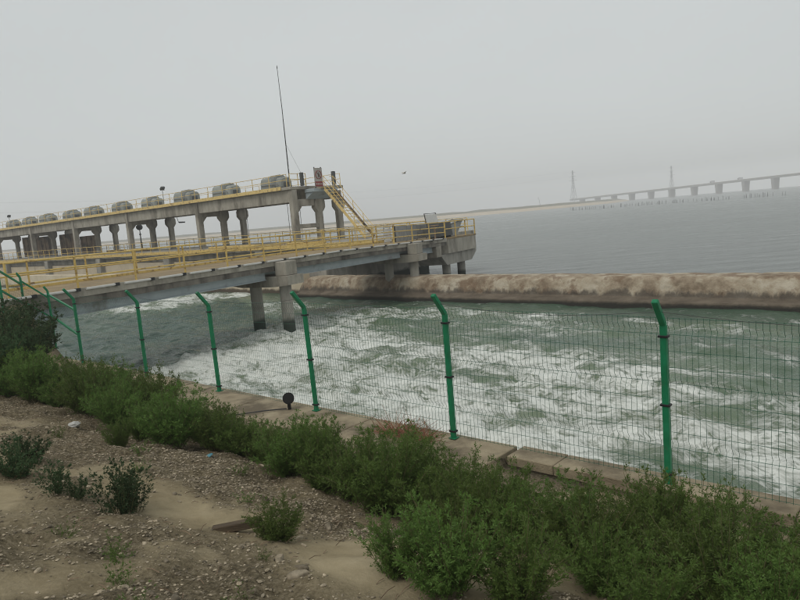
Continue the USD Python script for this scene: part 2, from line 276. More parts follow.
# ------------------------------------------------------------------ the setting: bank, basin water, lake, far shore
def fade(x, a, b): t = np.clip((x - a)/(b - a), 0, 1); return t*t*(3 - 2*t)
def ground_base(v, u):
    v, u = np.asarray(v, float), np.asarray(u, float)
    z = 3.6 - .27*np.clip(v, 0, None) - .01*np.clip(v, -40, 0)
    toe = np.where(u > 4.95, 1.74, 1.66)
    z = np.maximum(z, toe)
    road = fade(u, 19.0, 23.6)
    return z*(1 - road) + np.where(v < 9.2, 3.60, 1.7)*road
def ground_z(v, u):
    v, u = np.asarray(v, float), np.asarray(u, float)
    p = np.stack([v, u, 0*v], -1)
    amp = fade(np.abs(v) + np.abs(u-10), 200, 40)
    keep = 1 - .85*fade(v, 6.2, 6.7)
    return np.where(v > 7.5, -.5, ground_base(v, u)) + amp*keep*(.22*(meshkit.fbm(p*.8, 4, 3) - .5) + .13*(meshkit.fbm(p*4.5, 4, 5) - .5)*(.35 + rubble(v, u)))
def rubble(v, u):
    v, u = np.asarray(v, float), np.asarray(u, float)
    p = np.stack([v, u, 0*v], -1)
    r = fade(meshkit.fbm(p*1.5, 4, 11), .38, .56)
    smooth = np.exp(-(((u-3.2)/.95)**2 + ((v-2.95)/.6)**2)) + .8*np.exp(-(((u-4.8)/.6)**2 + ((v-2.7)/.35)**2)) + .75*np.exp(-(((u-6.3)/1.2)**2 + ((v-1.5)/.45)**2))
    band = np.exp(-(((v-3.6)/.5)**2))*fade(u, 2.5, 4.5) + np.exp(-(((u-3.7)/.6)**2 + ((v-1.9)/.5)**2))
    return np.clip(.25 + .75*r + .5*band - 1.25*smooth, 0, 1)
def grid_mesh(vs, us, zf):
    V, U_ = np.meshgrid(vs, us, indexing='ij'); Z = zf(V, U_)
    P = V[..., None]*np.array([*vd, 0]) + U_[..., None]*np.array([*ud, 0]); P[..., 2] = Z
    n, m = len(vs), len(us); i, j = np.meshgrid(np.arange(n-1), np.arange(m-1), indexing='ij')
    q = np.stack([i*m + j, (i+1)*m + j, (i+1)*m + j+1, i*m + j+1], -1).reshape(-1, 4)
    return P.reshape(-1, 3), q, V.ravel(), U_.ravel()
vs = np.r_[-1400, -600, -120, -40, -15, -6, -3, np.arange(-1.5, 7.0, .05), 7.05, 7.4, 7.62]
us = np.r_[-1700, -600, -120, -40, -15, -8, np.arange(-4, 14, .05), np.arange(14, 29, .2), 30, 34, 40, 60, 120, 600, 1700]
P, q, gv, gu = grid_mesh(vs, us, ground_z)
g = usdkit.mesh(stage, numbered('/World/ground'), (P, q), M['soil'], True)
UsdGeom.PrimvarsAPI(g).CreatePrimvar('rubble', Sdf.ValueTypeNames.FloatArray, 'vertex').Set(Vt.FloatArray.FromNumpy(rubble(gv, gu).astype(np.float32)))
tag(g, kind='structure')

def foam_amount(v, u):
    p = np.stack([v, u, 0*v], -1)
    edge = np.interp(v, [8, 11.5, 15.4, 19.3, 22, 24.5, 27, 30, 32], [22.0, 23.4, 26.1, 26.7, 27.4, 34, 39, 46, 50]) + 2.2*(meshkit.fbm(p*.45, 3, 21) - .5)
    white = 1 - fade(u, edge - .5, edge + .35)
    far = fade(v, 20.2, 22.5)*fade(u, 42.5, 46)
    near = fade(v, 25.0, 12.5)                                   # the far side of the basin is calmer and darker
    right = fade(u, -2.5, 9.0)
    body = white*(.86 + .14*fade(u, 1.5, 7.5))*(.26 + .56*near*(.45 + .55*right) + .17*right)
    strip = white*.30*fade(np.abs(u-24), 7, 2)
    big = meshkit.fbm(p*np.array([.42, .24, 1]), 3, 31) - .5
    f = body + strip*fade(v, 8, 14)*fade(v, 31, 26) + .82*far*(1 - fade(v, 30.5, 32)) + 1.15*big*white
    f *= 1 - .75*fade(v, 27.0, 29.8)*(1-far)
    return np.clip(f + .16*(1-white)*fade(meshkit.fbm(p*.35, 3, 8), .45, .7), 0, 1.05), white
def water_z(v, u):
    p = np.stack([v, u, 0*v], -1); fo, wh = foam_amount(v, u)
    amp = fade(v, 7.9, 9.0)*fade(v, 31.5, 29.5)*.5 + .5
    swell = .36*(meshkit.fbm(p*np.array([.55, .40, 1]), 3, 41) - .5)
    chop = .46*(meshkit.fbm(p*1.5, 4, 43) - .5)*(.25 + np.clip(fo, 0, 1))
    calm = .30*(meshkit.fbm(p*np.array([.9, 1.3, 1]), 4, 47) - .5)*(1 - wh)
    return amp*(swell + chop + calm) + .16*wh*fade(v, 8, 11)*fade(v, 28, 22)
vs = np.r_[7.55, np.arange(7.8, 30.9, .11), 31.3, 32.4]; us = np.r_[-60, -40, -25, -16, np.arange(-10, 50, .13), np.arange(50, 75, .6), 80, 100, 140]
P, q, gv, gu = grid_mesh(vs, us, water_z)
w = usdkit.mesh(stage, numbered('/World/basin_water'), (P, q), M['basin_water'], True)
UsdGeom.PrimvarsAPI(w).CreatePrimvar('foam', Sdf.ValueTypeNames.FloatArray, 'vertex').Set(Vt.FloatArray.FromNumpy(foam_amount(gv, gu)[0].astype(np.float32)))
tag(w, kind='structure')
vs = np.r_[32.6, 60, 120, 300, 800, 1650]; us = np.r_[-1650, -800, -200, 0, 60, 200, 800, 1650]
P, q, _, _ = grid_mesh(vs, us, lambda v, u: 0*v - .03)
solo('lake_water', (P, q), M['lake'], kind='structure')

# far shore: a pale beach with a low band of land behind, drawn along the lake's far side
shore = np.array([[-1700, 1150], [-1200, 1050], [-560, 930], [-300, 860], [-40, 740], [80, 690], [190, 760], [300, 900], [440, 1230]], float)
tt = np.linspace(0, len(shore)-1, 180); sx = np.interp(tt, np.arange(len(shore)), shore[:, 0]); sy = np.interp(tt, np.arange(len(shore)), shore[:, 1])
sx = np.convolve(np.pad(sx, 6, 'edge'), np.ones(13)/13, 'valid'); sy = np.convolve(np.pad(sy, 6, 'edge'), np.ones(13)/13, 'valid')
def shore_sheet(offs, zs, seed, wob):
    rows = []
    for o, z in zip(offs, zs):
        pz = z + (wob*(meshkit.fbm(np.stack([sx*.02, sy*.02 + o, 0*sx], -1), 4, seed) - .5) if z > 1 else 0)
        rows.append(np.stack([sx + .1*o*np.sign(sx), sy + o, pz + 0*sx], -1))
    P = np.stack(rows); n, m = P.shape[:2]; i, j = np.meshgrid(np.arange(n-1), np.arange(m-1), indexing='ij')
    return P.reshape(-1, 3), np.stack([i*m + j, i*m + j+1, (i+1)*m + j+1, (i+1)*m + j], -1).reshape(-1, 4)
solo('far_beach', shore_sheet([0, 6, 30], [-.5, 1.2, 3.0], 3, .6), M['far_sand'], kind='structure', smooth=True)
solo('far_land', shore_sheet([30, 36, 60, 140, 420], [-.5, 3.2, 4.8, 5.2, 5.4], 9, 3.5), M['far_land'], kind='structure', smooth=True)

# ------------------------------------------------------------------ coping slabs along the water's edge
cop = thing('concrete_coping', 'low dusty concrete coping along the edge of the churning basin, under the green fence', 'coping', S(7.2, 10, 1.8), RZ0)
def C(v, u, z): return (v - 7.2, u - 10, z - 1.8)
u = 5.05; k = 0
while u < 23.3:
    e = min(u + rnd.uniform(2.7, 3.3), 23.4); dz = rnd.uniform(-.02, .02)
    part('slab', MB().box(C(6.72 + rnd.uniform(-.05, .05), u + .005, 1.55), C(7.84 + rnd.uniform(-.01, .01), e - .005, 1.80 + dz), .010), M['coping'], cop)
    u = e
u = -9.0
while u < 4.9:
    e = min(u + rnd.uniform(2.4, 3.0), 4.98); dz = rnd.uniform(-.015, .015)
    part('kerb_block', MB().box(C(7.42, u + .005, 1.45), C(7.88, e - .005, 1.785 + dz*.5), .010), M['coping'], cop)
    u = e
part('wall_face', MB().hull([C(*x) for vv in (-10, 23.4) for x in ((7.0, vv, 1.5), (7.78, vv, 1.5), (7.9, vv, -.8), (7.0, vv, -.8))]), M['coping'], cop)

# ------------------------------------------------------------------ weir wall across the far side of the basin
def weir_profile():
    return np.array([(30.5, -.9), (30.55, .20), (30.62, .30), (31.15, .36), (31.25, .44), (31.33, .72), (31.46, .98), (31.58, 1.20), (31.8, 1.33), (32.5, 1.36), (33.3, 1.33), (33.7, 1.2), (33.9, .6), (34.0, -.9)])
prof = weir_profile(); tt = np.linspace(0, len(prof) - 1, 52); prof = np.stack([np.interp(tt, np.arange(len(prof)), prof[:, k]) for k in (0, 1)], 1)
wu = np.r_[np.arange(-34, 37.6, .10), 37.75, 38.0, 38.3, 38.6, 38.85, 39.0]
Pw = np.zeros((len(wu), len(prof), 3))
for i, uu in enumerate(wu):
    sh = fade(uu, 39.05, 37.6)
    Pw[i, :, 0] = 32.2 + (prof[:, 0] - 32.2)*(.55 + .45*sh); Pw[i, :, 1] = uu; Pw[i, :, 2] = prof[:, 1]*(.35 + .65*np.sqrt(sh)) if sh < 1 else prof[:, 1]
nz = meshkit.fbm(Pw*np.array([1.3, 1.0, 1.6]), 4, 51) - .5; nl = meshkit.fbm(Pw*np.array([.1, .25, .1]), 3, 53) - .5
face = (prof[:, 1] > .3)[None, :]
groove = np.zeros(len(wu))
for gu_ in np.r_[np.arange(-33, 38, 4.1) + RNG.uniform(-.5, .5, 18), 34.2, 35.6, 29.4]: groove += np.exp(-((wu - gu_)/.10)**2)
chip = np.clip(meshkit.fbm(Pw*np.array([2.2, 2.0, 2.6]), 5, 57) - .53, 0, .25)
Pw[..., 0] += (.11*nz + .20*nl + (.30*chip) + .09*groove[:, None])*face; Pw[..., 2] += (.07*nz - .12*chip*(prof[:, 1] > .9)[None, :] - .05*groove[:, None])*face
n, m = Pw.shape[:2]; i, j = np.meshgrid(np.arange(n-1), np.arange(m-1), indexing='ij')
q = np.stack([i*m + j, i*m + j+1, (i+1)*m + j+1, (i+1)*m + j], -1).reshape(-1, 4)
wb = MB().add(Pw.reshape(-1, 3), q)
endc = Pw[-1]; wb.add(np.vstack([endc, endc.mean(0)]), [[k, (k+1) % m, m] for k in range(m)])
wb.shift((-32, 0, 0))
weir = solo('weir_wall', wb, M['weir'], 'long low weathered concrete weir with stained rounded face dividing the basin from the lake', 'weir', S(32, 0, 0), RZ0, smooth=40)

# ------------------------------------------------------------------ sluice structure: piers, lower deck, upper deck
BAYS = [47.9 + 16.05*k for k in range(6)]; UEND = 134.0
sl = thing('sluice_structure', 'long concrete sluice frame on tall columns with a yellow-edged upper deck receding to the left', 'sluice', S(40, 48, 0), RZ0)
def Q(v, u, z): return (v - 40, u - 48, z)
def slbox(a, b, ch=.03): return MB().box(Q(*a), Q(*b), ch)
# upper deck: slab with yellow kick plate, beams under it
part('upper_slab', slbox((38.95, 47.6, 8.50), (45.6, UEND, 8.78)), M['concrete'], sl)
for k, ub in enumerate(BAYS):
    ue = (BAYS + [UEND])[k+1]
    part('kick_plate', slbox((38.88, ub + (1.0 if k == 0 else .01), 8.54), (38.945, ue - .01, 8.86), 0), M['yellow_pale'], sl)
    part('front_beam', slbox((39.22, ub + .36, 7.36), (39.62, ue - .36, 8.498)), M['concrete'], sl)
    part('rear_beam', slbox((44.75, ub + .36, 7.55), (45.2, ue - .36, 8.498)), M['concrete'], sl)
    part('middle_beam', slbox((42.2, ub + .36, 7.65), (42.6, ue - .36, 8.498)), M['concrete'], sl)
def column(v, u, z0, z1, w, d, hammer=False, mat='concrete'):
    mb = slbox((v - w/2, u - d/2, z0), (v + w/2, u + d/2, z1), .04)
    if hammer:
        mb.hull([Q(v + a*hw, u + b*(d/2 + .004), z) for b in (-1, 1) for a, hw, z in ((-1, w/2 + .003, 6.35), (1, w/2 + .003, 6.35), (-1, .62, 6.75), (1, .62, 6.75), (-1, .62, 7.3), (1, .62, 7.3), (-1, .45, 7.645), (1, .45, 7.645))])
    return mb
for ub in BAYS:
    part('front_column', column(39.42, ub, 3.2, 8.497, .62, .56), M['concrete'], sl)
    part('middle_column', column(42.4, ub, 3.2, 8.3, .60, .54, True), M['concrete'], sl)
    part('rear_column', column(45.0, ub, 3.2, 8.3, .60, .54, True), M['concrete'], sl)
    part('top_crossbeam', slbox((39.735, ub - .22, 6.95), (41.79, ub + .22, 7.6)), M['concrete'], sl)
    for s0 in (39.733,):
        part('haunch', MB().hull([Q(s0, ub + b*.2, z) for b in (-1, 1) for z in (6.4, 6.948)] + [Q(s0 + .5, ub + b*.2, 6.946) for b in (-1, 1)]), M['concrete'], sl)
    part('pier', slbox((38.2, ub - .9, -1), (46.2, ub + .9, 3.198), .05), M['pier'], sl)
    part('pier_nose', slbox((34.9, ub - .55, -1), (38.19, ub + .55, 3.2), .05), M['pier'], sl)
part('ladder_crossbeam', slbox((39.735, BAYS[0] - .2, 4.9), (42.095, BAYS[0] + .2, 5.3)), M['concrete'], sl)
part('end_landing', slbox((40.6, 46.3, 8.14), (43.6, 47.59, 8.46), .03), M['steel'], sl)
part('end_bracket', MB().hull([Q(v, u_, z) for v in (40.7, 43.5) for u_, z in ((47.58, 8.13), (46.5, 8.13), (47.58, 7.55))]), M['steel'], sl)
part('end_upstand', slbox((40.15, 47.3, 8.79), (40.45, 47.58, 10.0), .03), M['housing_dark'], sl)
part('end_upstand', slbox((44.1, 47.3, 8.79), (44.45, 47.58, 10.1), .03), M['housing_dark'], sl)
# lower deck with its yellow edge
part('lower_slab', slbox((35.0, 33.5, 3.21), (47.2, UEND, 3.56)), M['concrete'], sl)
part('lower_kick_plate', slbox((34.92, 33.5, 3.36), (34.995, UEND, 3.66), 0), M['yellow'], sl)
part('lower_kick_plate', slbox((35.0, 33.42, 3.36), (41.0, 33.495, 3.64), 0), M['yellow'], sl)
part('lower_beam', slbox((35.6, 33.8, 2.6), (36.2, UEND, 3.207)), M['pier'], sl)
part('basin_wall', slbox((32.25, 39.02, -1), (33.0, UEND, 1.62), .03), M['beige_wall'], sl)
part('curtain_wall', slbox((35.5, 48.8, -1), (35.9, UEND, 2.55), .03), M['beige_wall'], sl)
part('end_pier', slbox((33.6, 37.8, -1), (46.0, 41.0, 2.59), .05), M['pier'], sl)
part('end_pier', slbox((36.4, 41.3, -1), (37.2, 46.9, 3.2), .05), M['pier'], sl)
# raised rusty gates in the far bays
for (a, b, z0, z1) in ((97.2, 103.6, 3.7, 6.3), (104.2, 111.2, 3.7, 6.9), (113.2, 119.4, 3.7, 6.9), (120.0, 127.4, 3.7, 7.1), (81.2, 87.2, 3.0, 3.95), (89.4, 95.2, 3.0, 3.95)):
    gt = part('gate_leaf', slbox((43.0, a, z0), (43.25, b, z1), .03), M['rust'], sl)
    mb = MB()
    for k in range(4):
        ux = a + (b-a)*(k + .5)/4; mb.box(Q(42.86, ux - .08, z0 + .05), Q(42.998, ux + .08, z1 - .05))
    part('gate_rib', mb, M['rust'], gt)

def railing(parent, pts, h, posts, r=.03, rails=(1.0, .55), mat=None, name='railing', kick=False):
    """rails as one part, each post a sub-part of it"""
    mat = mat or M['yellow']; pts = np.asarray(pts, float); mb = MB()
    for f in rails: mb.tube(pts + np.array([0, 0, h*f]), r*.85, 6)
    o = part(name, mb, mat, parent)
    seg = np.r_[0, np.cumsum(np.linalg.norm(np.diff(pts, axis=0), axis=1))]
    for d in np.linspace(0, seg[-1], posts):
        p = np.array([np.interp(d, seg, pts[:, k]) for k in range(3)])
        part('post', MB().tube([p, p + (0, 0, h + .02)], r*1.15, 6), mat, o)
    return o
railing(sl, [Q(39.1, u_, 8.78) for u_ in np.linspace(48.2, UEND, 12)], 1.15, 34, .032, mat=M['yellow_pale'])
railing(sl, [Q(45.45, u_, 8.78) for u_ in np.linspace(47.8, UEND, 12)], 1.15, 34, .03, mat=M['yellow_pale'], name='rear_railing')
railing(sl, [Q(v, 47.72, 8.78) for v in (39.1, 41.0)], 1.15, 3, .032, mat=M['yellow_pale'], name='end_railing')
railing(sl, [Q(35.05, u_, 3.56) for u_ in np.linspace(33.6, UEND, 12)], 1.15, 52, .03, rails=(1.0, .5), name='lower_railing')
railing(sl, [Q(v, 33.6, 3.56) for v in (35.1, 40.8)], 1.15, 4, .04, rails=(1.0, .66, .33), name='corner_railing')
railing(sl, [Q(47.0, u_, 3.56) for u_ in np.linspace(34, UEND, 12)], 1.1, 44, .035, mat=M['yellow_pale'], name='rear_lower_railing')
for (v, u0, u1) in ((37.0, 42.0, 46.5), (37.6, 52.0, 60.0)):
    part('yellow_trough_cover', slbox((v, u0, 3.562), (v + .7, u1, 3.76), .03), M['yellow'], sl)

# ------------------------------------------------------------------ staircase at the end of the upper deck
st = thing('steel_staircase', 'steep yellow-railed staircase from the end of the upper deck down to the lower deck', 'staircase', S(42.2, 44, 3.56), RZ0)
def T(v, u, z): return np.array([v - 42.2, u - 44, z - 3.56])
top, bot = np.array([45.9, 8.46]), np.array([41.2, 3.58])
for v in (41.6, 42.75):
    part('stringer', MB().bar(T(v, top[0], top[1] - .12), T(v, bot[0], bot[1] + .1), .06, .26), M['rust'] if v > 42 else M['yellow_pale'], st)
for k in range(16):
    f = (k + .7)/16.4; uu = top[0] + (bot[0]-top[0])*f; zz = top[1] + (bot[1]-top[1])*f
    part('tread', MB().box(T(41.64, uu - .15, zz - .02), T(42.71, uu + .15, zz + .025)), M['yellow_pale'], st)
for v in (41.6, 42.75):
    hb = MB()
    for h in (.55, 1.05): hb.tube([T(v, top[0] + .45, top[1] + h), T(v, top[0], top[1] + h), T(v, bot[0], bot[1] + h)], .028, 6)
    o = part('handrail', hb, M['yellow_pale'], st)
    for f in (0, .25, .5, .75, 1.0):
        uu = top[0] + (bot[0]-top[0])*f; zz = top[1] + (bot[1]-top[1])*f
        part('post', MB().tube([T(v, uu, zz - .05), T(v, uu, zz + 1.07)], .03, 6), M['yellow_pale'], o)
part('landing_plate', MB().box(T(41.5, 45.95, 8.465), T(43.0, 47.2, 8.51)), M['yellow_pale'], st)

# ------------------------------------------------------------------ hoist housings on the upper deck
ORD = ['first', 'second', 'third', 'fourth', 'fifth', 'sixth', 'seventh', 'eighth', 'ninth', 'tenth']
def make_hoist(loc, label):
    t = thing('hoist_housing', label, 'hoist housing', loc, RZ0, 'hoist housings along the upper deck')
    part('base_frame', MB().box((-.85, -1.6, 0), (.85, 1.6, .16), .02), M['dark_iron'], t)
    def dome(u0, u1, w, h, z0=.16, n=9):
        pts = []
        for uu, s in ((u0, .86), (u0 + .12, 1), (u1 - .12, 1), (u1, .86)):
            for a in np.linspace(0, PI, n): pts.append((w*s*math.copysign(abs(math.cos(a))**.55, math.cos(a)), uu, z0 + h*s*abs(math.sin(a))**.6))
        return MB().hull(pts)
    part('drum_cover', dome(-.30, 1.55, .84, 1.12), M['housing'], t, 30)
    part('gearbox_cover', dome(-.72, .28, .80, 1.25), M['housing_mid'], t, 30)
    part('motor_cover', dome(-1.5, -.66, .74, .98), M['housing'], t, 30)
    part('cable_box', MB().box((-.5, 1.5, .2), (.2, 1.66, .7), .03), M['grey_sheet'], t)
    part('conduit', MB().tube([(-.75, 1.2, .18), (-.9, 1.2, .5), (-.9, -1.2, .5), (-.72, -1.2, .3)], .035, 6), M['grey_sheet'], t)
    part('brake_box', MB().box((-.3, -1.62, .2), (.3, -1.44, .62), .03), M['housing_dark'], t)
    return t
HU = [51.7, 60.2, 67.9, 76.0, 83.6, 91.8, 99.6, 108.2, 115.6, 123.0]
hz = make_hoist(S(40.7, HU[0], 8.785), 'grey hoist housing on the upper deck, first and nearest the antenna mast')
for k in range(1, 10):
    dup(hz, S(40.7 + rnd.uniform(-.1, .1), HU[k] + rnd.uniform(-.2, .2), 8.785), RZ0 + rnd.uniform(-2, 2), f'grey hoist housing on the upper deck, {ORD[k]} in the row counting from the antenna mast', scale=rnd.uniform(.95, 1.04))

# ------------------------------------------------------------------ things on the upper and lower deck
an = thing('antenna_mast', 'tall thin whip antenna mast standing at the near corner of the upper deck', 'antenna', S(39.55, 48.3, 8.78), RZ0)
part('pole', MB().tube([(0, 0, 0), (0, 0, 3.2), (0.0, 0.02, 7.0), (-.02, .1, 10.6)], [.055, .05, .035, .022], 8), M['dark_iron'], an, 30)
part('tip', MB().tube([(-.02, .1, 10.6), (-.02, .1, 10.85)], [.05, .02], 6), M['dark_iron'], an)
part('base_bracket', MB().box((-.14, -.14, 0), (.14, .14, .12), .02), M['dark_iron'], an)
part('guy_wire', MB().tube([(0, 0, 3.9), (1.0, -.6, 1.1)], .008, 4), M['dark_iron'], an)
sg = thing('warning_sign', 'white sign with red crossed circle and red panel at the upper deck end', 'sign', S(41.25, 46.2, 8.46), RZ0)
part('board', MB().box((-.48, -.02, .12), (.48, .02, 1.82), .008), M['sign_white'], sg)
part('red_panel', MB().box((-.46, -.026, .14), (.46, -.0205, .60)), M['red'], sg)
ring = MB(); a = np.linspace(0, 2*PI, 25)
ring.tube(np.stack([.36*np.cos(a), 0*a - .03, 1.2 + .36*np.sin(a)], 1), .035, 6, False); ring.bar((-.25, -.03, 1.45), (.25, -.03, .95), .012, .07, (0, 1, 0))
part('crossed_circle', ring, M['red'], sg)
figure = MB(); figure.bar((-.08, -.024, .98), (.05, -.024, 1.42), .01, .09, (0, 1, 0)); figure.bar((.02, -.024, 1.0), (.16, -.024, 1.3), .01, .06, (0, 1, 0))
part('pictogram', figure, M['black'], sg)
lt = MB()
for k in range(4): lt.box((-.38 + k*.2, -.031, .30), (-.24 + k*.2, -.0265, .44))
part('lettering', lt, M['sign_white'], sg)
for sx_ in (-.40, .40): part('post', MB().box((sx_ - .04, .022, .0), (sx_ + .04, .09, 1.9)), M['dark_iron'], sg)

def floodlight(v, u, label):
    t = thing('floodlight', label, 'floodlight', S(v, u, 8.78), RZ0, None)
    part('pole', MB().tube([(0, 0, 0), (0, 0, 1.75)], .04, 6), M['grey_sheet'], t)
    part('lamp_head', MB().box((-.24, -.24, -.1), (.24, .24, .15), .05).rot(-35, 0).shift((0, -.05, 1.9)), M['housing_dark'], t)
    part('bracket', MB().tube([(-.26, 0, 1.92), (-.26, 0, 1.72), (.26, 0, 1.72), (.26, 0, 1.92)], .025, 5), M['dark_iron'], t)
floodlight(39.4, 70.9, 'dark floodlight on a short pole between the third and fourth hoist housings')
floodlight(39.4, 121.0, 'small dark floodlight on a short pole at the far left of the upper deck')
def globe_lamp(v, u, label):
    t = thing('globe_lamp', label, 'lamp', S(v, u, 3.56), RZ0)
    part('post', MB().tube([(0, 0, 0), (0, 0, 2.1), (0, 0, 3.0)], [.13, .07, .06], 8), M['dark_iron'], t)
    part('collar', MB().tube([(0, 0, 2.2), (0, 0, 2.35)], .16, 8), M['dark_iron'], t)
    s = trimesh.creation.icosphere(2, .46); s.apply_scale((1, 1, .92)); s.apply_translation((0, 0, 3.3))
    part('globe', MB().tm(s), M['black'], t, True)
globe_lamp(46.4, 69.9, 'dark globe lamp behind the second bay of columns, right of the pair')
globe_lamp(46.4, 91.2, 'dark globe lamp behind the third bay of columns, left of the pair')
hl = thing('hanging_lamp', 'flat dark lamp head hanging on a bracket under the upper deck', 'lamp', S(45.0, 78.2, 7.5), RZ0)
part('arm', MB().tube([(0, 0, 0), (0, -.2, -.55), (0, -.6, -.6)], .035, 6), M['dark_iron'], hl)
part('head', MB().hull([(a*.2, b - 1.0, z - .62) for a in (-1, 1) for b, z in ((-.55, .03), (.5, .08), (-.4, -.12), (.35, -.1))]), M['dark_iron'], hl)
nth0 = ('first', 'second', 'third', 'fourth')
for k, (v, u_) in enumerate(((43.2, 51.6), (43.2, 53.0), (43.2, 53.5), (43.2, 60.6))):
    o = solo('hoist_cable', MB().tube([(0, 0, 0), (0, 0, -4.6)], .025, 5), M['dark_iron'], f'thin steel hoist cable under the upper deck, {nth0[k]} from the near end column', 'cable', S(v, u_, 7.64), RZ0, 'hoist cables in the first bay')

# ------------------------------------------------------------------ access bridge from the bank to the sluice
BA = math.atan(.2); BLOC = np.array([9.0, 23.34]); BRZ = RZ0 + math.degrees(BA)
def BS(s, t): return BLOC[0] + s*math.cos(BA) - t*math.sin(BA), BLOC[1] + s*math.sin(BA) + t*math.cos(BA)
def zb(s): return -max(0.0, s - 16.0)*.0165
BW = 4.3
br = thing('access_bridge', 'narrow concrete access bridge with yellow railings on twin-column piers over the basin', 'bridge', S(*BLOC, 3.65), BRZ)
def span(name, s0, s1, t0, t1, z0, z1, mat, ch=.02, n=3):
    ss = np.linspace(s0, s1, n); mb = MB()
    for a, b in zip(ss[:-1], ss[1:]):
        mb.hull([(s, t, zb(s) + z) for s in (a, b) for t in (t0, t1) for z in (z0, z1)])
    return part(name, mb, mat, br)
joints = [-2.7, 10.9, 23.6, 29.0]
for a, b in zip(joints[:-1], joints[1:]):
    span('deck_slab', a + .015, b - .015, .10, BW - .1, -.26, 0, M['deck_floor'])
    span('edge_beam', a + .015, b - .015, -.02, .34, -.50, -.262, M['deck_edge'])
    span('edge_kerb', a + .015, b - .015, -.06, .095, -.258, .03, M['concrete'])
    span('edge_kerb', a + .015, b - .015, BW - .095, BW + .06, -.258, .10, M['yellow'])
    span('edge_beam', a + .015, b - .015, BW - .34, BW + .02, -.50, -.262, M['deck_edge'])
for a, b in ((-2.3, 10.2), (11.7, 22.9), (24.2, 28.4)):
    for t in (.42, 2.4):
        g_ = MB(); s0, s1 = a, b
        for z0, z1, hw in ((-.54, -.501, .14), (-.90, -.86, .14), (-.858, -.543, .10)):
            g_.hull([(s, t + c*hw, zb(s) + z) for s in (s0, s1) for c in (-1, 1) for z in (z0, z1)])
        part('girder', g_, M['steel'], br)
def pier(s, zfoot, upstand=True):
    zt = zb(s)
    cap = MB().hull([(s + a*.58, t, zt + z) for a in (-1, 1) for t, z in ((-.95, -.74), (-.95, -1.17), (.0, -1.25), (2.0, -1.25), (3.9, -.98), (3.9, -.74))])
    c = part('pier_cap', cap, M['concrete'], br)
    if upstand: part('bearing_block', MB().box((s - .42, -.75, zt - .738), (s + .42, -.065, zt - .06), .03), M['concrete'], br)
    for t in (-.25, 1.65):
        part('pier_column', MB().tube([(s, t, zt - 1.23), (s, t, zfoot)], .29, 20), M['pier'], br, 30)
pier(10.9, -4.6); pier(23.6, -3.2)
# end block beyond the weir
e0, e1, ez = 29.05, 34.6, zb(29)
part('end_block', MB().hull([(s, t, ez + z) for s, t in ((e0 + .3, .05), (e0, .5), (e0, 2.6), (e1, 2.6), (e1, .5), (e1 - .35, .05)) for z in (-.12, -1.12)]), M['concrete'], br)
part('end_cap', MB().hull([(s, t, ez + z) for s0_, s1_, z in ((e0 - .5, e1 + .05, -1.14), (e0 - .4, e1 + .05, -1.35), (e0 + .35, e1 - .9, -1.95)) for s, t in ((s0_, .25), (s0_, 2.5), (s1_, 2.5), (s1_, .25))]), M['pier'], br)
part('bearing_block', MB().box((e0 - 1.7, -.02, ez - 1.25), (e0 - .95, 2.2, ez - .05), .03), M['concrete'], br)
part('end_slab', MB().box((e0 - .01, .1, ez - .118), (e1 - .1, BW - .3, ez), .01), M['deck_floor'], br)
for s in (30.6, 33.2): part('pier_column', MB().tube([(s, .95, ez - 1.94), (s, .95, -4.8)], .31, 20), M['pier'], br, 30)
# abutment
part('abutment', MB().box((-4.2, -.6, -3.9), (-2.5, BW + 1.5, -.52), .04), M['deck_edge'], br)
part('abutment_kerb', MB().box((-7.0, -.25, -.6), (-2.72, .35, .02), .03), M['concrete'], br)
# railings: front posts each a sub-part, middle rails, white cable pipe on black brackets
def rail_line(t, s0, s1, n=12): return [(s, t, zb(s) + .02) for s in np.linspace(s0, s1, n)]
rl = railing(br, rail_line(.02, -1.9, 28.9), 1.12, 14, .036, rails=(1.0, .68, .36), name='front_railing')
railing(br, rail_line(BW - .02, -1.2, 26.0), 1.05, 12, .034, rails=(1.0, .5), name='back_railing')
railing(br, [(s, .15, ez + .0) for s in (29.2, 31.9, 34.4)], 1.15, 4, .042, rails=(1.0, .55), name='end_railing')
railing(br, [(34.4, t, ez) for t in (.15, 2.3)], 1.15, 2, .04, rails=(1.0, .55), mat=M['yellow_pale'], name='end_railing')
ss = np.arange(-2.75, 28.6, 1.55)
for a, b in zip(ss[:-1], ss[1:]):
    part('white_pipe', MB().tube([(a + .32, -.12, zb(a) + .0), (b - .08, -.12, zb(b) + .0)], .045, 8), M['white'], br, 40)
    part('pipe_bracket', MB().box((b - .09, -.17, zb(b) - .06), (b + .09, -.062, zb(b) + .055), .01), M['black'], br)

# things on the far end of the bridge
def on_bridge(s, t, z=0): v, u_ = BS(s, t); return S(v, u_, 3.65 + zb(min(s, 29)) + z)
cb = thing('control_cabinet', 'dark weathered control cabinet with its pale lid standing open at the bridge end', 'cabinet', on_bridge(30.3, 1.1), BRZ)
part('body', MB().hull([(x, y, z) for x, y in ((-1.0, -.45), (1.2, -.45), (1.2, .6), (-1.0, .6)) for z in (.12,)] + [(x, y, z) for x, y in ((-1.0, -.45), (.9, -.45), (.9, .6), (-1.0, .6)) for z in (1.15,)]), M['housing_dark'], cb)
part('lid', MB().bar((-.75, .62, 1.18), (1.0, .62, 1.18), .05, .62, (0, .25, 1)).shift((0, .06, .28)), M['white'], cb)
part('lid_frame', MB().tube([(-.8, .66, 1.1), (-.8, .8, 1.84), (1.05, .8, 1.84), (1.05, .66, 1.1)], .035, 6), M['dark_iron'], cb)
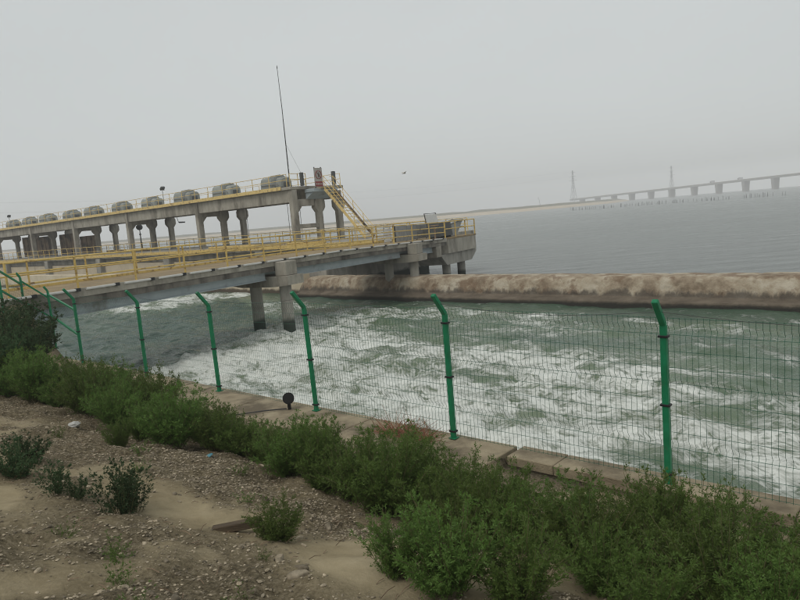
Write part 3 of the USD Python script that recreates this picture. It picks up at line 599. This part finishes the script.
part('leg', MB().box((-.9, -.4, 0), (-.78, .5, .119)), M['dark_iron'], cb); part('leg', MB().box((.9, -.4, 0), (1.02, .5, .119)), M['dark_iron'], cb)
hp = thing('sheet_hopper', 'grey sheet metal hopper with a slanted side at the very end of the bridge', 'hopper', on_bridge(33.0, 1.6), BRZ)
part('body', MB().hull([(x, y, z) for y in (-.5, .5) for x, z in ((-1.2, .02), (.1, .02), (1.35, 1.15), (-1.2, .85))]), M['grey_sheet'], hp)
part('rim', MB().tube([(-1.2, -.52, .88), (1.38, -.52, 1.18), (1.38, .52, 1.18), (-1.2, .52, .88)], .03, 5), M['dark_iron'], hp)
vb = thing('valve_wheel', 'rusty handwheel valve on a short stem beside the control cabinet', 'valve', on_bridge(28.7, .7), BRZ)
part('stem', MB().tube([(0, 0, 0), (0, 0, .95)], .06, 8), M['rust'], vb)
a = np.linspace(0, 2*PI, 17); part('wheel', MB().tube(np.stack([.28*np.cos(a), .28*np.sin(a), 0*a + .95], 1), .035, 6, False), M['rust'], vb)
part('spoke', MB().tube([(-.27, 0, .95), (.27, 0, .95)], .02, 5), M['rust'], vb); part('spoke', MB().tube([(0, -.27, .95), (0, .27, .95)], .02, 5), M['rust'], vb)
sc = thing('sheet_screen', 'low grey sheet metal screen standing along the far side of the bridge end', 'screen', on_bridge(29.0, 2.75), BRZ)
for k in range(3): part('panel', MB().box((-2.3 + k*1.55, -.03, .05), (-.78 + k*1.55, .03, 1.14 - .03*k), .01), M['grey_sheet'], sc)
for k in range(4): part('post', MB().box((-2.36 + k*1.55, .032, 0.0), (-2.26 + k*1.55, .10, 1.16)), M['dark_iron'], sc)
lb = thing('white_ladder_board', 'white slatted board standing left of the grey sheet screen', 'board', on_bridge(25.6, 2.75), BRZ)
for k in range(5): part('slat', MB().box((-.45, -.02, .08 + k*.24), (.45, .02, .26 + k*.24), .005), M['white'], lb)
for sx_ in (-.4, .4): part('upright', MB().box((sx_ - .03, .022, 0.0), (sx_ + .03, .07, 1.28)), M['grey_sheet'], lb)

# ------------------------------------------------------------------ green mesh fence with cranked posts
fn = thing('mesh_fence', 'green welded mesh fence on cranked posts along the edge of the basin', 'fence', S(7.63, 10, 1.8), RZ0)
FU = [-6.75, -3.55, -.37, 2.83, 6.05, 9.22, 12.40, 15.60, 19.35]
TILT = {2.83: 0, 6.05: .0, 9.22: .06, 12.40: .035, 15.60: .015, 19.35: .02}
def gp(v, u, z): return np.array([v - 7.63, u - 10, z])
POSTZ = []
for k, u_ in enumerate(FU):
    b = (1.80 if u_ > 4.9 else 1.785) - 1.8; H = 1.92 if u_ < 11 else 1.87
    lean = TILT.get(u_, 0)
    p0, p1, p2 = gp(7.63, u_, b), gp(7.63, u_ + lean, b + H), gp(7.39, u_ + lean*1.1, b + H + .32)
    mb = MB().bar(p0, p1, .075, .065, (1, 0, 0), .008); mb.bar(p1 + (p2-p1)*-.02, p2, .073, .063, (1, 0, .5), .008)
    po = part('post', mb, M['green'], fn)
    part('base_plate', MB().box(p0 + (-.06, -.06, .001), p0 + (.06, .06, .014)), M['green'], po)
    for f in (.06, .5, .93):
        c = p0 + (p1-p0)*f; part('clip', MB().box(c + (-.042, -.058, -.014), c + (.042, .058, .014), .004), M['black'], po)
    POSTZ.append((p0, p1, p2))
FOLD = [(0, 0), (.34, 0), (.40, .045), (.46, 0), (1.0, 0), (1.06, .045), (1.12, 0), (1.58, 0), (1.64, .045), (1.70, 0), (1.78, 0)]
def panel(pa, pb, ta, tb, h, name='mesh_panel', fold=True, pitch=.066):
    wr = .0028 if pa[1] + 10 < 9 else (.0022 if pa[1] + 10 < 12 else .0017)
    mb = MB(); d = pb - pa; Lp = np.linalg.norm(d); nW = int(Lp/pitch)
    sag = rnd.uniform(-.012, .012)
    def at(f, z, off): return pa + d*f + (ta + (tb-ta)*f)*(z/1.8) + np.array([.045 + off, 0, .02 + sag*math.sin(PI*f)])
    fo = [(z*h/1.78, o) for z, o in FOLD] if fold else [(0, 0), (h, 0)]
    for i in range(nW):
        f = (i + .5)/nW; mb.tube([at(f, z, o) for z, o in fo], wr, 3, False)
    zz = np.interp(np.arange(11)/10*h, [0, h], [.01, h - .01])
    for z in list(zz):
        o = np.interp(z, [x[0] for x in fo], [x[1] for x in fo])
        mb.tube([at(f, z, o + .004) for f in (0.012, .33, .66, .988)], wr*1.2, 3, False)
    part(name, mb, M['green_wire'], fn)
for k in range(len(FU)-1):
    a, b = POSTZ[k], POSTZ[k+1]; panel(a[0], b[0], a[1]-a[0], b[1]-b[0], 1.86)
wire = MB()
for f in (.55,):
    pts = []
    for a, b in zip(POSTZ[:-1], POSTZ[1:]):
        A, B_ = a[1] + (a[2]-a[1])*f, b[1] + (b[2]-b[1])*f
        for g_ in np.linspace(0, 1, 8)[:-1]: pts.append(A + (B_-A)*g_ + np.array([0, 0, -.10*math.sin(PI*g_)]))
    pts.append(B_); wire.tube(pts, .0035, 4)
    pts = np.array(pts)
part('barbed_strand', wire, M['dark_iron'], fn)
# return section that climbs the bank beside the bridge
RP = [(7.63, 19.35, 1.8, 1.80), (8.25, 22.9, 2.15, 1.62), (7.55, 23.05, 2.75, 1.55), (6.75, 22.4, 3.28, 1.45), (4.6, 21.6, 3.45, 1.45), (2.4, 20.9, 3.5, 1.45)]
prev = None
for k, (v, u_, z, h) in enumerate(RP):
    p0 = gp(v, u_, z - 1.8); p1 = p0 + (0, 0, h)
    if k: 
        po = part('post', MB().bar(p0 - (0, 0, .3), p1, .06, .06, (1, 0, 0), .006).bar(p1, p1 + (-.1, 0, .16), .058, .058, (1, 0, .5), .006), M['green'], fn)
        q0, q1 = prev
        rr = MB()
        rr.bar(q0 + (0, 0, RP[k-1][3]*.86), p0 + (0, 0, h*.93), .045, .05); part('top_rail', rr, M['green'], fn)
        part('middle_rail', MB().bar(q0 + (0, 0, RP[k-1][3]*.46), p0 + (0, 0, h*.5), .045, .05), M['green'], fn)
        panel(q0, p0, q1 - q0, p1 - p0, min(h, RP[k-1][3])*.9, fold=False)
    prev = (p0, p1)

# ------------------------------------------------------------------ bushes and weeds
def bush_mesh(seed, stems=64, twigs=22, leaves=12, h=1.0, spread=.62, leaf=.036, lw=.0052, droop=.0):
    r = np.random.default_rng(seed); V = []; F_ = []; sm = MB(); n = 0
    for s in range(stems):
        az = r.uniform(0, 2*PI); tilt = spread*r.random()**.6; Ls = h*r.uniform(.62, 1.05)*(1 - .28*tilt)
        out = np.array([math.cos(az), math.sin(az), 0]); base = out*r.uniform(0, .13)*h
        tt = np.linspace(0, 1, 6)[:, None]
        line = base + out*(tt*math.sin(tilt) + .18*tt**2*tilt)*Ls + np.array([0, 0, 1.0])*(tt*math.cos(tilt) - droop*tt**2)*Ls
        line[1:] += r.normal(0, .015*h, (5, 3)); sm.tube(line, np.linspace(.006, .002, 6), 3, False)
        for w_ in range(twigs):
            f = r.uniform(.16, 1.0); k = min(int(f*5), 4); p = line[k] + (line[k+1]-line[k])*(f*5-k)
            ax = line[k+1]-line[k]; ax = ax/np.linalg.norm(ax)
            d = r.normal(0, 1, 3); d -= d@ax*ax; d /= np.linalg.norm(d); d = d*.75 + ax*.75; d /= np.linalg.norm(d)
            Lt = h*r.uniform(.06, .15)*(1.2 - .6*f)
            lt_ = r.uniform(.0, 1, leaves)[:, None]; pos = p + d*Lt*lt_
            ld = r.normal(0, 1, (leaves, 3)); ld -= (ld@d)[:, None]*d; ld /= np.linalg.norm(ld, axis=1, keepdims=True); ld = ld*.8 + d*.7 + np.array([0, 0, .15]); ld /= np.linalg.norm(ld, axis=1, keepdims=True)
            sd = np.cross(ld, r.normal(0, 1, (leaves, 3))); sd /= np.linalg.norm(sd, axis=1, keepdims=True)
            ll = leaf*r.uniform(.6, 1.25, (leaves, 1)); ww = lw*r.uniform(.7, 1.2, (leaves, 1))
            q = np.stack([pos, pos + ld*ll*.5 + sd*ww, pos + ld*ll, pos + ld*ll*.5 - sd*ww], 1).reshape(-1, 3)
            V.append(q); i4 = n + 4*np.arange(leaves)[:, None]; F_.append(np.vstack([i4 + [0, 1, 2], i4 + [0, 2, 3]])); n += 4*leaves
    return (np.vstack(V), np.vstack(F_)), sm
PROTO = {}
def bush(kind, v, u, size, label, group, cat='bush', dz=-.04, rz=None, flat=1.0):
    z = float(ground_z(np.array([v]), np.array([u]))[0]) + dz
    rz = rnd.uniform(0, 360) if rz is None else rz; sc_ = (size, size, size*flat)
    if kind in PROTO: return dup(PROTO[kind], S(v, u, z), rz, label, group, sc_)
    seed, kw, mat, name = KINDS[kind]
    t = thing(name, label, cat, S(v, u, z), rz, group, sc_)
    leaf_, sm = bush_mesh(seed, **kw)
    part('foliage', leaf_, mat, t); part('stems', sm, M['stem'], t)
    PROTO[kind] = t; return t
KINDS = {'a': (1, dict(stems=78), M['leaf'], 'feathery_bush'), 'b': (2, dict(stems=74, spread=.75), M['leaf'], 'feathery_bush'), 'c': (3, dict(stems=66, spread=.5), M['leaf'], 'feathery_bush'),
         'd': (4, dict(stems=46, spread=.9, twigs=13, leaves=13, leaf=.045, lw=.010), M['leaf_dark'], 'dark_weed'), 'f': (6, dict(stems=90, spread=.72, twigs=30, leaves=13, leaf=.030, lw=.0065), M['leaf_dark'], 'dark_shrub'), 'g': (7, dict(stems=24, spread=.42, twigs=16, leaves=12, leaf=.04, lw=.009), M['leaf_dark'], 'dark_weed'), 'e': (5, dict(stems=16, spread=.7, twigs=6, leaves=12, leaf=.05, lw=.009), M['leaf'], 'weed_tuft')}
HG = 'feathery bushes of the hedge along the fence'
TENS = ['', 'ten', 'twenty', 'thirty', 'forty']
UN = ['', 'first', 'second', 'third', 'fourth', 'fifth', 'sixth', 'seventh', 'eighth', 'ninth', 'tenth', 'eleventh', 'twelfth', 'thirteenth', 'fourteenth', 'fifteenth', 'sixteenth', 'seventeenth', 'eighteenth', 'nineteenth', 'twentieth']
def nth(k): return UN[k] if k <= 20 else {20: 'twenty', 30: 'thirty', 40: 'forty'}[k//10*10] + '-' + UN[k % 10] if k % 10 else {30: 'thirtieth', 40: 'fortieth'}[k]
# hedge: rows parallel to the fence, swelling and thinning as in the photograph
hb_ = random.Random(5)
for rname, v0, u0, u1, size0, step in (('front row', 4.25, -.9, 14.8, .60, .52), ('middle row', 4.75, -1.1, 15.6, .60, .55), ('back row', 5.2, -1.3, 13.5, .50, .58)):
    u = u0; k = 0
    while u < u1:
        k += 1; v = v0 + hb_.uniform(-.2, .2) + (.22*math.sin(u*1.3) + .12*math.sin(u*2.9 + 1))*.6
        if u < 1.2: v -= .15
        if rname != 'front row' and 5.2 < u < 7.8: v -= .2
        size = size0*hb_.choice((.9, 1.05, 1.15, 1.3, 1.45))*hb_.uniform(.92, 1.08)*(1.12 if u < 2.2 else 1)*(1.12 if u > 9.5 else 1)
        if rname == 'back row' and 5.4 < u < 7.8: size *= .62
        bush(hb_.choice('abc'), v, u, size, f'feathery green bush in the {rname} of the hedge, {nth(k)} from the right', HG)
        u += step*hb_.uniform(.8, 1.25)
# singles that the photograph shows apart from the hedge
for k, (kd, v, u_, s, lab) in enumerate([
    ('b', 3.0, 2.5, .7, 'large feathery bush at the bottom of the picture in front of the hedge'),
    ('a', 3.2, 2.12, .62, 'feathery bush at the right flank of the large bottom bush'),
    ('c', 2.9, 2.85, .5, 'feathery bush at the left flank of the large bottom bush'),
    ('a', 2.78, 3.95, .42, 'small bushy plant beside the dark plank on the bare sand'),
    ('a', 3.9, 3.1, .55, 'bush at the foot of the hedge above the sand patch'),
    ('a', 3.9, 1.9, .6, 'bush filling the hedge front at bottom right'), ('c', 3.9, .9, .62, 'bush at the hedge front in the lower right corner'), ('b', 3.6, 1.45, .5, 'low bush at the bottom edge right of the sand'),
    ('c', 4.15, 9.6, .62, 'bush at the hedge front above the pale litter'), ('b', 4.3, 12.2, .85, 'bush at the left edge of the hedge front'), ('a', 4.0, 13.6, .9, 'tall bush at the left picture edge in front of the dark shrub'),
    ('c', 3.5, 8.1, .42, 'small lone bush left of the hedge on rubble'),
]): bush(kd, v, u_, s, lab, None)
for (kd, v, u_, s, lab) in [('d', 1.95, 6.8, .46, 'dark leafy weed at the left picture edge on the bare slope'), ('d', 2.2, 7.4, .42, 'dark leafy weed just behind the weed at the left edge'),
                        ('g', 1.93, 5.84, .36, 'short dark weed left of the tall upright weed'), ('g', 2.2, 5.27, .56, 'tall upright dark weed standing alone on brown dirt'), ('g', 2.36, 5.36, .44, 'thin dark weed behind the tall upright weed'), ('g', 2.05, 5.7, .26, 'low dark weed between the two upright weeds'),
                        ('f', 5.1, 16.9, 2.0, 'big dark dense shrub inside the fence corner at far left'), ('f', 4.5, 15.6, 1.7, 'dark shrub below the fence corner at the left edge'), ('f', 5.7, 19.0, 1.8, 'dark shrub behind the big shrub at the fence corner'),
                        ('f', 4.0, 14.6, 1.35, 'dark low shrub at the left edge in front of the big shrub')]:
    bush(kd, v, u_, s, lab, None, 'weed' if s < 1 else 'shrub')
for (v, u_, s) in [(1.72, 4.28, .22), (1.68, 4.12, .2), (1.5, 3.75, .24), (1.6, 4.75, .18), (2.95, 6.4, .2), (3.2, 5.0, .2), (1.4, 3.35, .22), (2.4, 3.6, .14), (1.9, 3.15, .2), (3.4, 7.3, .25), (3.1, 9.0, .28), (3.75, 5.9, .22)]:
    bush('e', v, u_, s, 'tiny green weed tuft sprouting from the bare brown dirt', 'weed tufts on the bare slope', 'weed')
# dead brown brush caught at the fence foot
db = thing('dead_brush', 'dry reddish brown brush caught at the foot of the fence left of the second post', 'dead brush', S(7.35, 6.75, 1.8), RZ0)
mb = MB(); r_ = np.random.default_rng(9)
for k in range(260):
    a, tl, Ls = r_.uniform(0, 2*PI), r_.uniform(.4, 1.5), r_.uniform(.12, .42); o = np.array([r_.uniform(-.1, .1), r_.uniform(-.45, .45), 0]); d = np.array([math.cos(a)*math.sin(tl), 1.4*math.sin(a)*math.sin(tl), math.cos(tl)])
    p = [o, o + d*Ls*.5 + r_.normal(0, .03, 3), o + d*Ls + r_.normal(0, .05, 3)]; mb.tube(p, [.005, .004, .002], 3, False)
part('branches', mb, M['dead'], db)

# ------------------------------------------------------------------ small things on the bank
pe = thing('black_pipe', 'short black pipe elbow standing on the coping left of the third fence post', 'pipe', S(7.45, 9.78, 1.8), RZ0)
part('stem', MB().tube([(0, 0, -.05), (0, 0, .16)], .035, 8), M['black'], pe)
hh = MB(); a = np.linspace(0, PI/2, 6)
hh.tube([(.05, .06, .2), (-.04, -.05, .23), (-.075, -.095, .24)], [.095, .105, .11], 16); part('bell', hh, M['black'], pe, 40)
part('mouth', MB().tube([(-.0755, -.0955, .24), (-.083, -.105, .242)], [.085, .085], 16), M['black'], pe)
cbm = solo('black_cable', MB().tube([S(7.35, 9.8, 1.83)-S(7.35, 9.8, 1.83) + np.array(x) for x in ((0, 0, 0), (-.3, .25, .01), (-.65, .55, 0.0), (-.95, .95, -.03))], .012, 5), M['black'], 'thin black cable trailing from the black pipe over the coping', 'cable', S(7.4, 9.8, 1.822), RZ0)
def gz1(v, u): return float(ground_z(np.array([v]), np.array([u]))[0])
solo('weathered_plank', MB().box((-.035, -.19, -.03), (.035, .19, .03), .006).rot(4, 0), M['wood'], 'dark weathered plank half buried in the sand by the small bush', 'plank', S(2.66, 4.30, gz1(2.66, 4.30) + .045), -84)
def rock(seed, fl=.6, sub=2):
    s = trimesh.creation.icosphere(sub, 1.0); v = np.array(s.vertices); r_ = np.random.default_rng(seed)
    for k in range(7):
        n_ = r_.normal(0, 1, 3); n_ /= np.linalg.norm(n_); d = r_.uniform(.5, .85); e = v@n_ - d; v = v - np.clip(e, 0, None)[:, None]*n_
    v *= np.array([1, r_.uniform(.65, .95), fl*r_.uniform(.8, 1.1)]); return v, np.array(s.faces)
def crumple(seed, a, b, c):
    s = trimesh.creation.icosphere(3, 1.0); v = np.array(s.vertices); v = v*(.7 + .65*(meshkit.fbm(v*2.3 + seed, 3, seed))[:, None])*np.array([a, b, c]); return v, np.array(s.faces)
solo('plastic_bag', crumple(4, .075, .055, .04), M['plastic_white'], 'crumpled dirty white plastic bag on rubble left of the hedge', 'litter', S(3.53, 9.55, gz1(3.53, 9.55) + .03), 30)
solo('blue_litter', crumple(6, .07, .03, .012), M['plastic_blue'], 'flat scrap of blue plastic at the front foot of the hedge', 'litter', S(3.95, 6.81, gz1(3.95, 6.81) + .02), 80)
for k, (v, u_, lab) in enumerate([(7.0, 20.6, 'white plastic scrap on rubble just inside the fence corner'), (6.6, 20.0, 'torn pale sack beside the white scrap in the fence corner')]):
    solo('white_litter', crumple(12 + k, .16 - .04*k, .10, .05), M['plastic_white'], lab, 'litter', S(v, u_, gz1(v, u_) + .06), 40*k)
# countable stones
big = thing('stone', 'pale broken stone lying on the bare slope', 'stone', S(3.72, 3.62, gz1(3.72, 3.62)), 20, 'larger stones on the slope', .075)
part('stone_body', rock(3), M['stone'], big, 40)
sr = random.Random(3)
spots = [(2.5, 3.34, .06), (2.45, 3.5, .05), (2.4, 3.25, .075), (3.0, 4.0, .04), (2.85, 3.75, .03), (3.4, 4.1, .06), (1.55, 3.5, .05), (1.6, 3.3, .045), (2.6, 2.45, .08), (2.75, 2.3, .06)] + \
        [(sr.uniform(1.1, 4.4), sr.uniform(2.8, 9.5), sr.choice([.015, .02, .024, .03, .038])) for _ in range(90)]
for v, u_, s in spots:
    dup(big, S(v, u_, gz1(v, u_) + .1*s), sr.uniform(0, 360), scale=(s, s*sr.uniform(.7, 1.2), s*sr.uniform(.6, 1)))
# uncountable gravel and dead twigs
gi = UsdGeom.PointInstancer.Define(stage, numbered('/World/gravel'))
paths = []
for k in range(4):
    o = usdkit.mesh(stage, f'/World/gravel/pebble_{k+1:03d}' if k else '/World/gravel/pebble', rock(20 + k, .5, 1), M['stone'], False); paths.append(o.GetPath())
gi.CreatePrototypesRel().SetTargets(paths)
N = 110000; r_ = np.random.default_rng(12)
gvv = r_.uniform(.6, 6.6, N); guu = r_.uniform(.2, 15.5, N)
gvv = np.r_[gvv, r_.normal(3.55, .35, 7000), r_.uniform(6.0, 7.25, 1500)]; guu = np.r_[guu, r_.uniform(2.9, 8.0, 7000), r_.uniform(1.0, 4.9, 1500)]
keep = r_.random(len(gvv)) < rubble(gvv, guu)**1.3; gvv, guu = gvv[keep], guu[keep]; n = len(gvv)
sz = .004 + .010*r_.random(n)**2.6 + .009*(r_.random(n) < .04); gzz = ground_z(gvv, guu) + .2*sz
W3 = gvv[:, None]*np.array([*vd, 0]) + guu[:, None]*np.array([*ud, 0]); W3[:, 2] = gzz
ang = r_.uniform(0, 2*PI, n); gi.CreatePositionsAttr(Vt.Vec3fArray.FromNumpy(W3.astype(np.float32)))
gi.CreateProtoIndicesAttr(Vt.IntArray.FromNumpy(r_.integers(0, 4, n).astype(np.int32)))
gi.CreateScalesAttr(Vt.Vec3fArray.FromNumpy((sz[:, None]*r_.uniform(.7, 1.3, (n, 3))).astype(np.float32)))
qs = np.zeros((n, 4), np.float32); qs[:, 2] = np.sin(ang/2); qs[:, 3] = np.cos(ang/2)
gi.CreateOrientationsAttr(Vt.QuathArray([Gf.Quath(float(a_[3]), float(a_[0]), float(a_[1]), float(a_[2])) for a_ in qs]))
tag(gi, 'grey and tan gravel strewn over the bare earth slope', 'gravel', kind='stuff')
tw = MB()
for k in range(420):
    v, u_ = r_.uniform(.8, 4.6), r_.uniform(2.6, 13); a = r_.uniform(0, 2*PI); Ls = r_.uniform(.04, .16); z = gz1(v, u_) + .012
    p = S(v, u_, z); d = np.array([math.cos(a), math.sin(a), 0])*Ls; tw.tube([p, p + d*.5 + (0, 0, .012), p + d], [.003, .003, .0018], 3, False)
solo('dead_twigs', tw, M['twig'], 'scattered dry brown twigs and straw on the bare dirt', 'twigs', kind='stuff')

# ------------------------------------------------------------------ far things: road bridge, pylons, stakes, bird
A, B_ = np.array([600.0, 905.0]), np.array([395.0, 1460.0])      # right (out of frame) to left end
fb = thing('far_road_bridge', 'long pale road bridge on piers crossing the lake in the haze at right', 'bridge', (*A, 0)); dAB = B_ - A; LAB = np.linalg.norm(dAB); dn = dAB/LAB
def zdeck(s): return 20.0 - 8.0*np.clip(np.array(s, float)/LAB, -.3, 1.1)
s0 = -140.0; ss = np.linspace(s0, LAB, 30)
pl = [np.r_[dn*s, zdeck(s)] for s in ss]; dk = MB(); pr = MB()
for p, q_ in zip(pl[:-1], pl[1:]): dk.bar(p - np.array([0, 0, 1.2]), q_ - np.array([0, 0, 1.2]), 14, 2.4); pr.bar(p + np.array([0, 0, .6]), q_ + np.array([0, 0, .6]), 14.4, .9)
part('deck', dk, M['far_concrete'], fb); part('parapet', pr, M['far_parapet'], fb)
for s in np.arange(-120, LAB - 5, 52.0):
    p = dn*s; z = float(zdeck(s)) - 2.42
    part('pier', MB().hull([np.array([*(p + dn*a + np.array([-dn[1], dn[0]])*b), c]) for a in (-1.9, 1.9) for b in (-5, 5) for c in (-1, z - 2)] + [np.array([*(p + dn*a + np.array([-dn[1], dn[0]])*b), z]) for a in (-2.6, 2.6) for b in (-6, 6)]), M['far_concrete'], fb)
for k, s in enumerate((150, 205)):
    p = A + dn*s; z = float(zdeck(s)) + 1.05; t = thing('far_lorry', ['small pale lorry on the far bridge, right one', 'small pale lorry on the far bridge, left one'][k], 'lorry', (*p, z), math.degrees(math.atan2(dn[1], dn[0])))
    part('cargo_box', MB().box((-4, -1.2, .6), (2.6, 1.2, 3.4), .1), M['car_white'], t); part('cab', MB().box((2.75, -1.15, .5), (4.6, 1.15, 2.6), .2), M['far_dark'], t)
    for x in (-3, 3.4): part('wheel', MB().tube([(x, -1.15, .45), (x, 1.15, .45)], .45, 10), M['black'], t)
def pylon(x, y, z0, H, label):
    t = thing('power_pylon', label, 'pylon', (x, y, z0), 15)
    mb = MB(); r = .22; wbase = H*.085; lv = np.array([0, .22, .42, .58, .72, .86, 1.0]); wd = wbase*np.interp(lv, [0, .58, 1], [1, .32, .12])
    for a, b in ((1, 1), (1, -1), (-1, 1), (-1, -1)): mb.tube([(a*w_, b*w_, H*l_) for w_, l_ in zip(wd, lv)], r, 4)
    for k in range(6):
        for a, b in (((1, 1), (1, -1)), ((1, -1), (-1, -1)), ((-1, -1), (-1, 1)), ((-1, 1), (1, 1))):
            mb.tube([(a[0]*wd[k], a[1]*wd[k], H*lv[k]), (b[0]*wd[k+1], b[1]*wd[k+1], H*lv[k+1])], r*.7, 4, False); mb.tube([(b[0]*wd[k], b[1]*wd[k], H*lv[k]), (a[0]*wd[k+1], a[1]*wd[k+1], H*lv[k+1])], r*.7, 4, False)
    part('lattice', mb, M['far_dark'], t)
    for f, w_ in ((.70, .13), (.82, .11), (.94, .09)): part('crossarm', MB().tube([(-H*w_, 0, H*f), (0, 0, H*(f + .015)), (H*w_, 0, H*f)], r*1.3, 4), M['far_dark'], t)
pylon(363, 1330, 2, 66, 'faint lattice power pylon behind the far shore, left of the bridge')
pylon(585, 1390, 0, 64, 'faint lattice power pylon rising behind the far bridge')
solo('power_line', MB().tube([(-620 + 980*t_, 430 + 900*t_, 66 - 30*math.sin(PI*t_)*.7 + 0*t_) for t_ in np.linspace(0, 1, 24)], .06, 4), M['far_dark'], 'upper thin power line crossing the grey sky at far left', 'power line')
solo('power_line', MB().tube([(-620 + 980*t_, 430 + 900*t_, 56 - 30*math.sin(PI*t_)*.7) for t_ in np.linspace(0, 1, 24)], .06, 4), M['far_dark'], 'lower thin power line crossing the grey sky at far left', 'power line')
mt = thing('far_mast', 'thin leaning mast on the far shore left of the pylons', 'mast', (200, 900, 4)); part('pole', MB().tube([(0, 0, 0), (-2.0, 0, 12)], [.3, .12], 5), M['far_dark'], mt); part('jib', MB().tube([(-2.0, 0, 12), (-3.5, 0, 9.6)], .12, 4), M['far_dark'], mt)
sk0 = None; kr = random.Random(8)
for k in range(115):
    f = kr.random(); row = kr.choice([0, 0, 6, 14]); x = 118 + (196 - 118)*f + kr.uniform(-2, 2); y = 440 - 108*f + row + kr.uniform(-1, 1); h = kr.uniform(1.3, 2.3)
    if sk0 is None:
        sk0 = thing('net_stake', 'thin fishing net stake standing in the lake below the far bridge', 'stake', (x, y, -.5), 0, 'net stakes in the lake'); part('stake', MB().tube([(0, 0, 0), (.08, 0, 1.0)], [.11, .07], 5), M['far_dark'], sk0)
        sk0.AddScaleOp().Set(Gf.Vec3f(1, 1, h + .5))
    else: dup(sk0, (x, y, -.5), kr.uniform(0, 360), scale=(1, 1, h + .5))
gb = thing('seagull', 'small pale gull gliding in the grey sky right of the staircase', 'bird', (1.35, 62.0, 9.15), 20)
part('body', MB().tube([(-.2, 0, 0), (-.1, 0, .02), (.08, 0, .02), (.2, 0, .03)], [.02, .06, .06, .025], 8), M['white'], gb, 40)
for sy_ in (-1, 1): part('wing', MB().hull([(x, sy_*y, z + dz_) for x, y, z in ((.1, .04, .04), (-.08, .04, .04), (.13, .32, .16), (-.04, .3, .15), (-.06, .62, .12)) for dz_ in (0, .012)]), M['white'], gb)

# ------------------------------------------------------------------ haze: one closed box round everything
solo('haze', MB().box((-2350, -2350, -3.0), (2350, 2350, 74.0)), M['haze'], kind='stuff')
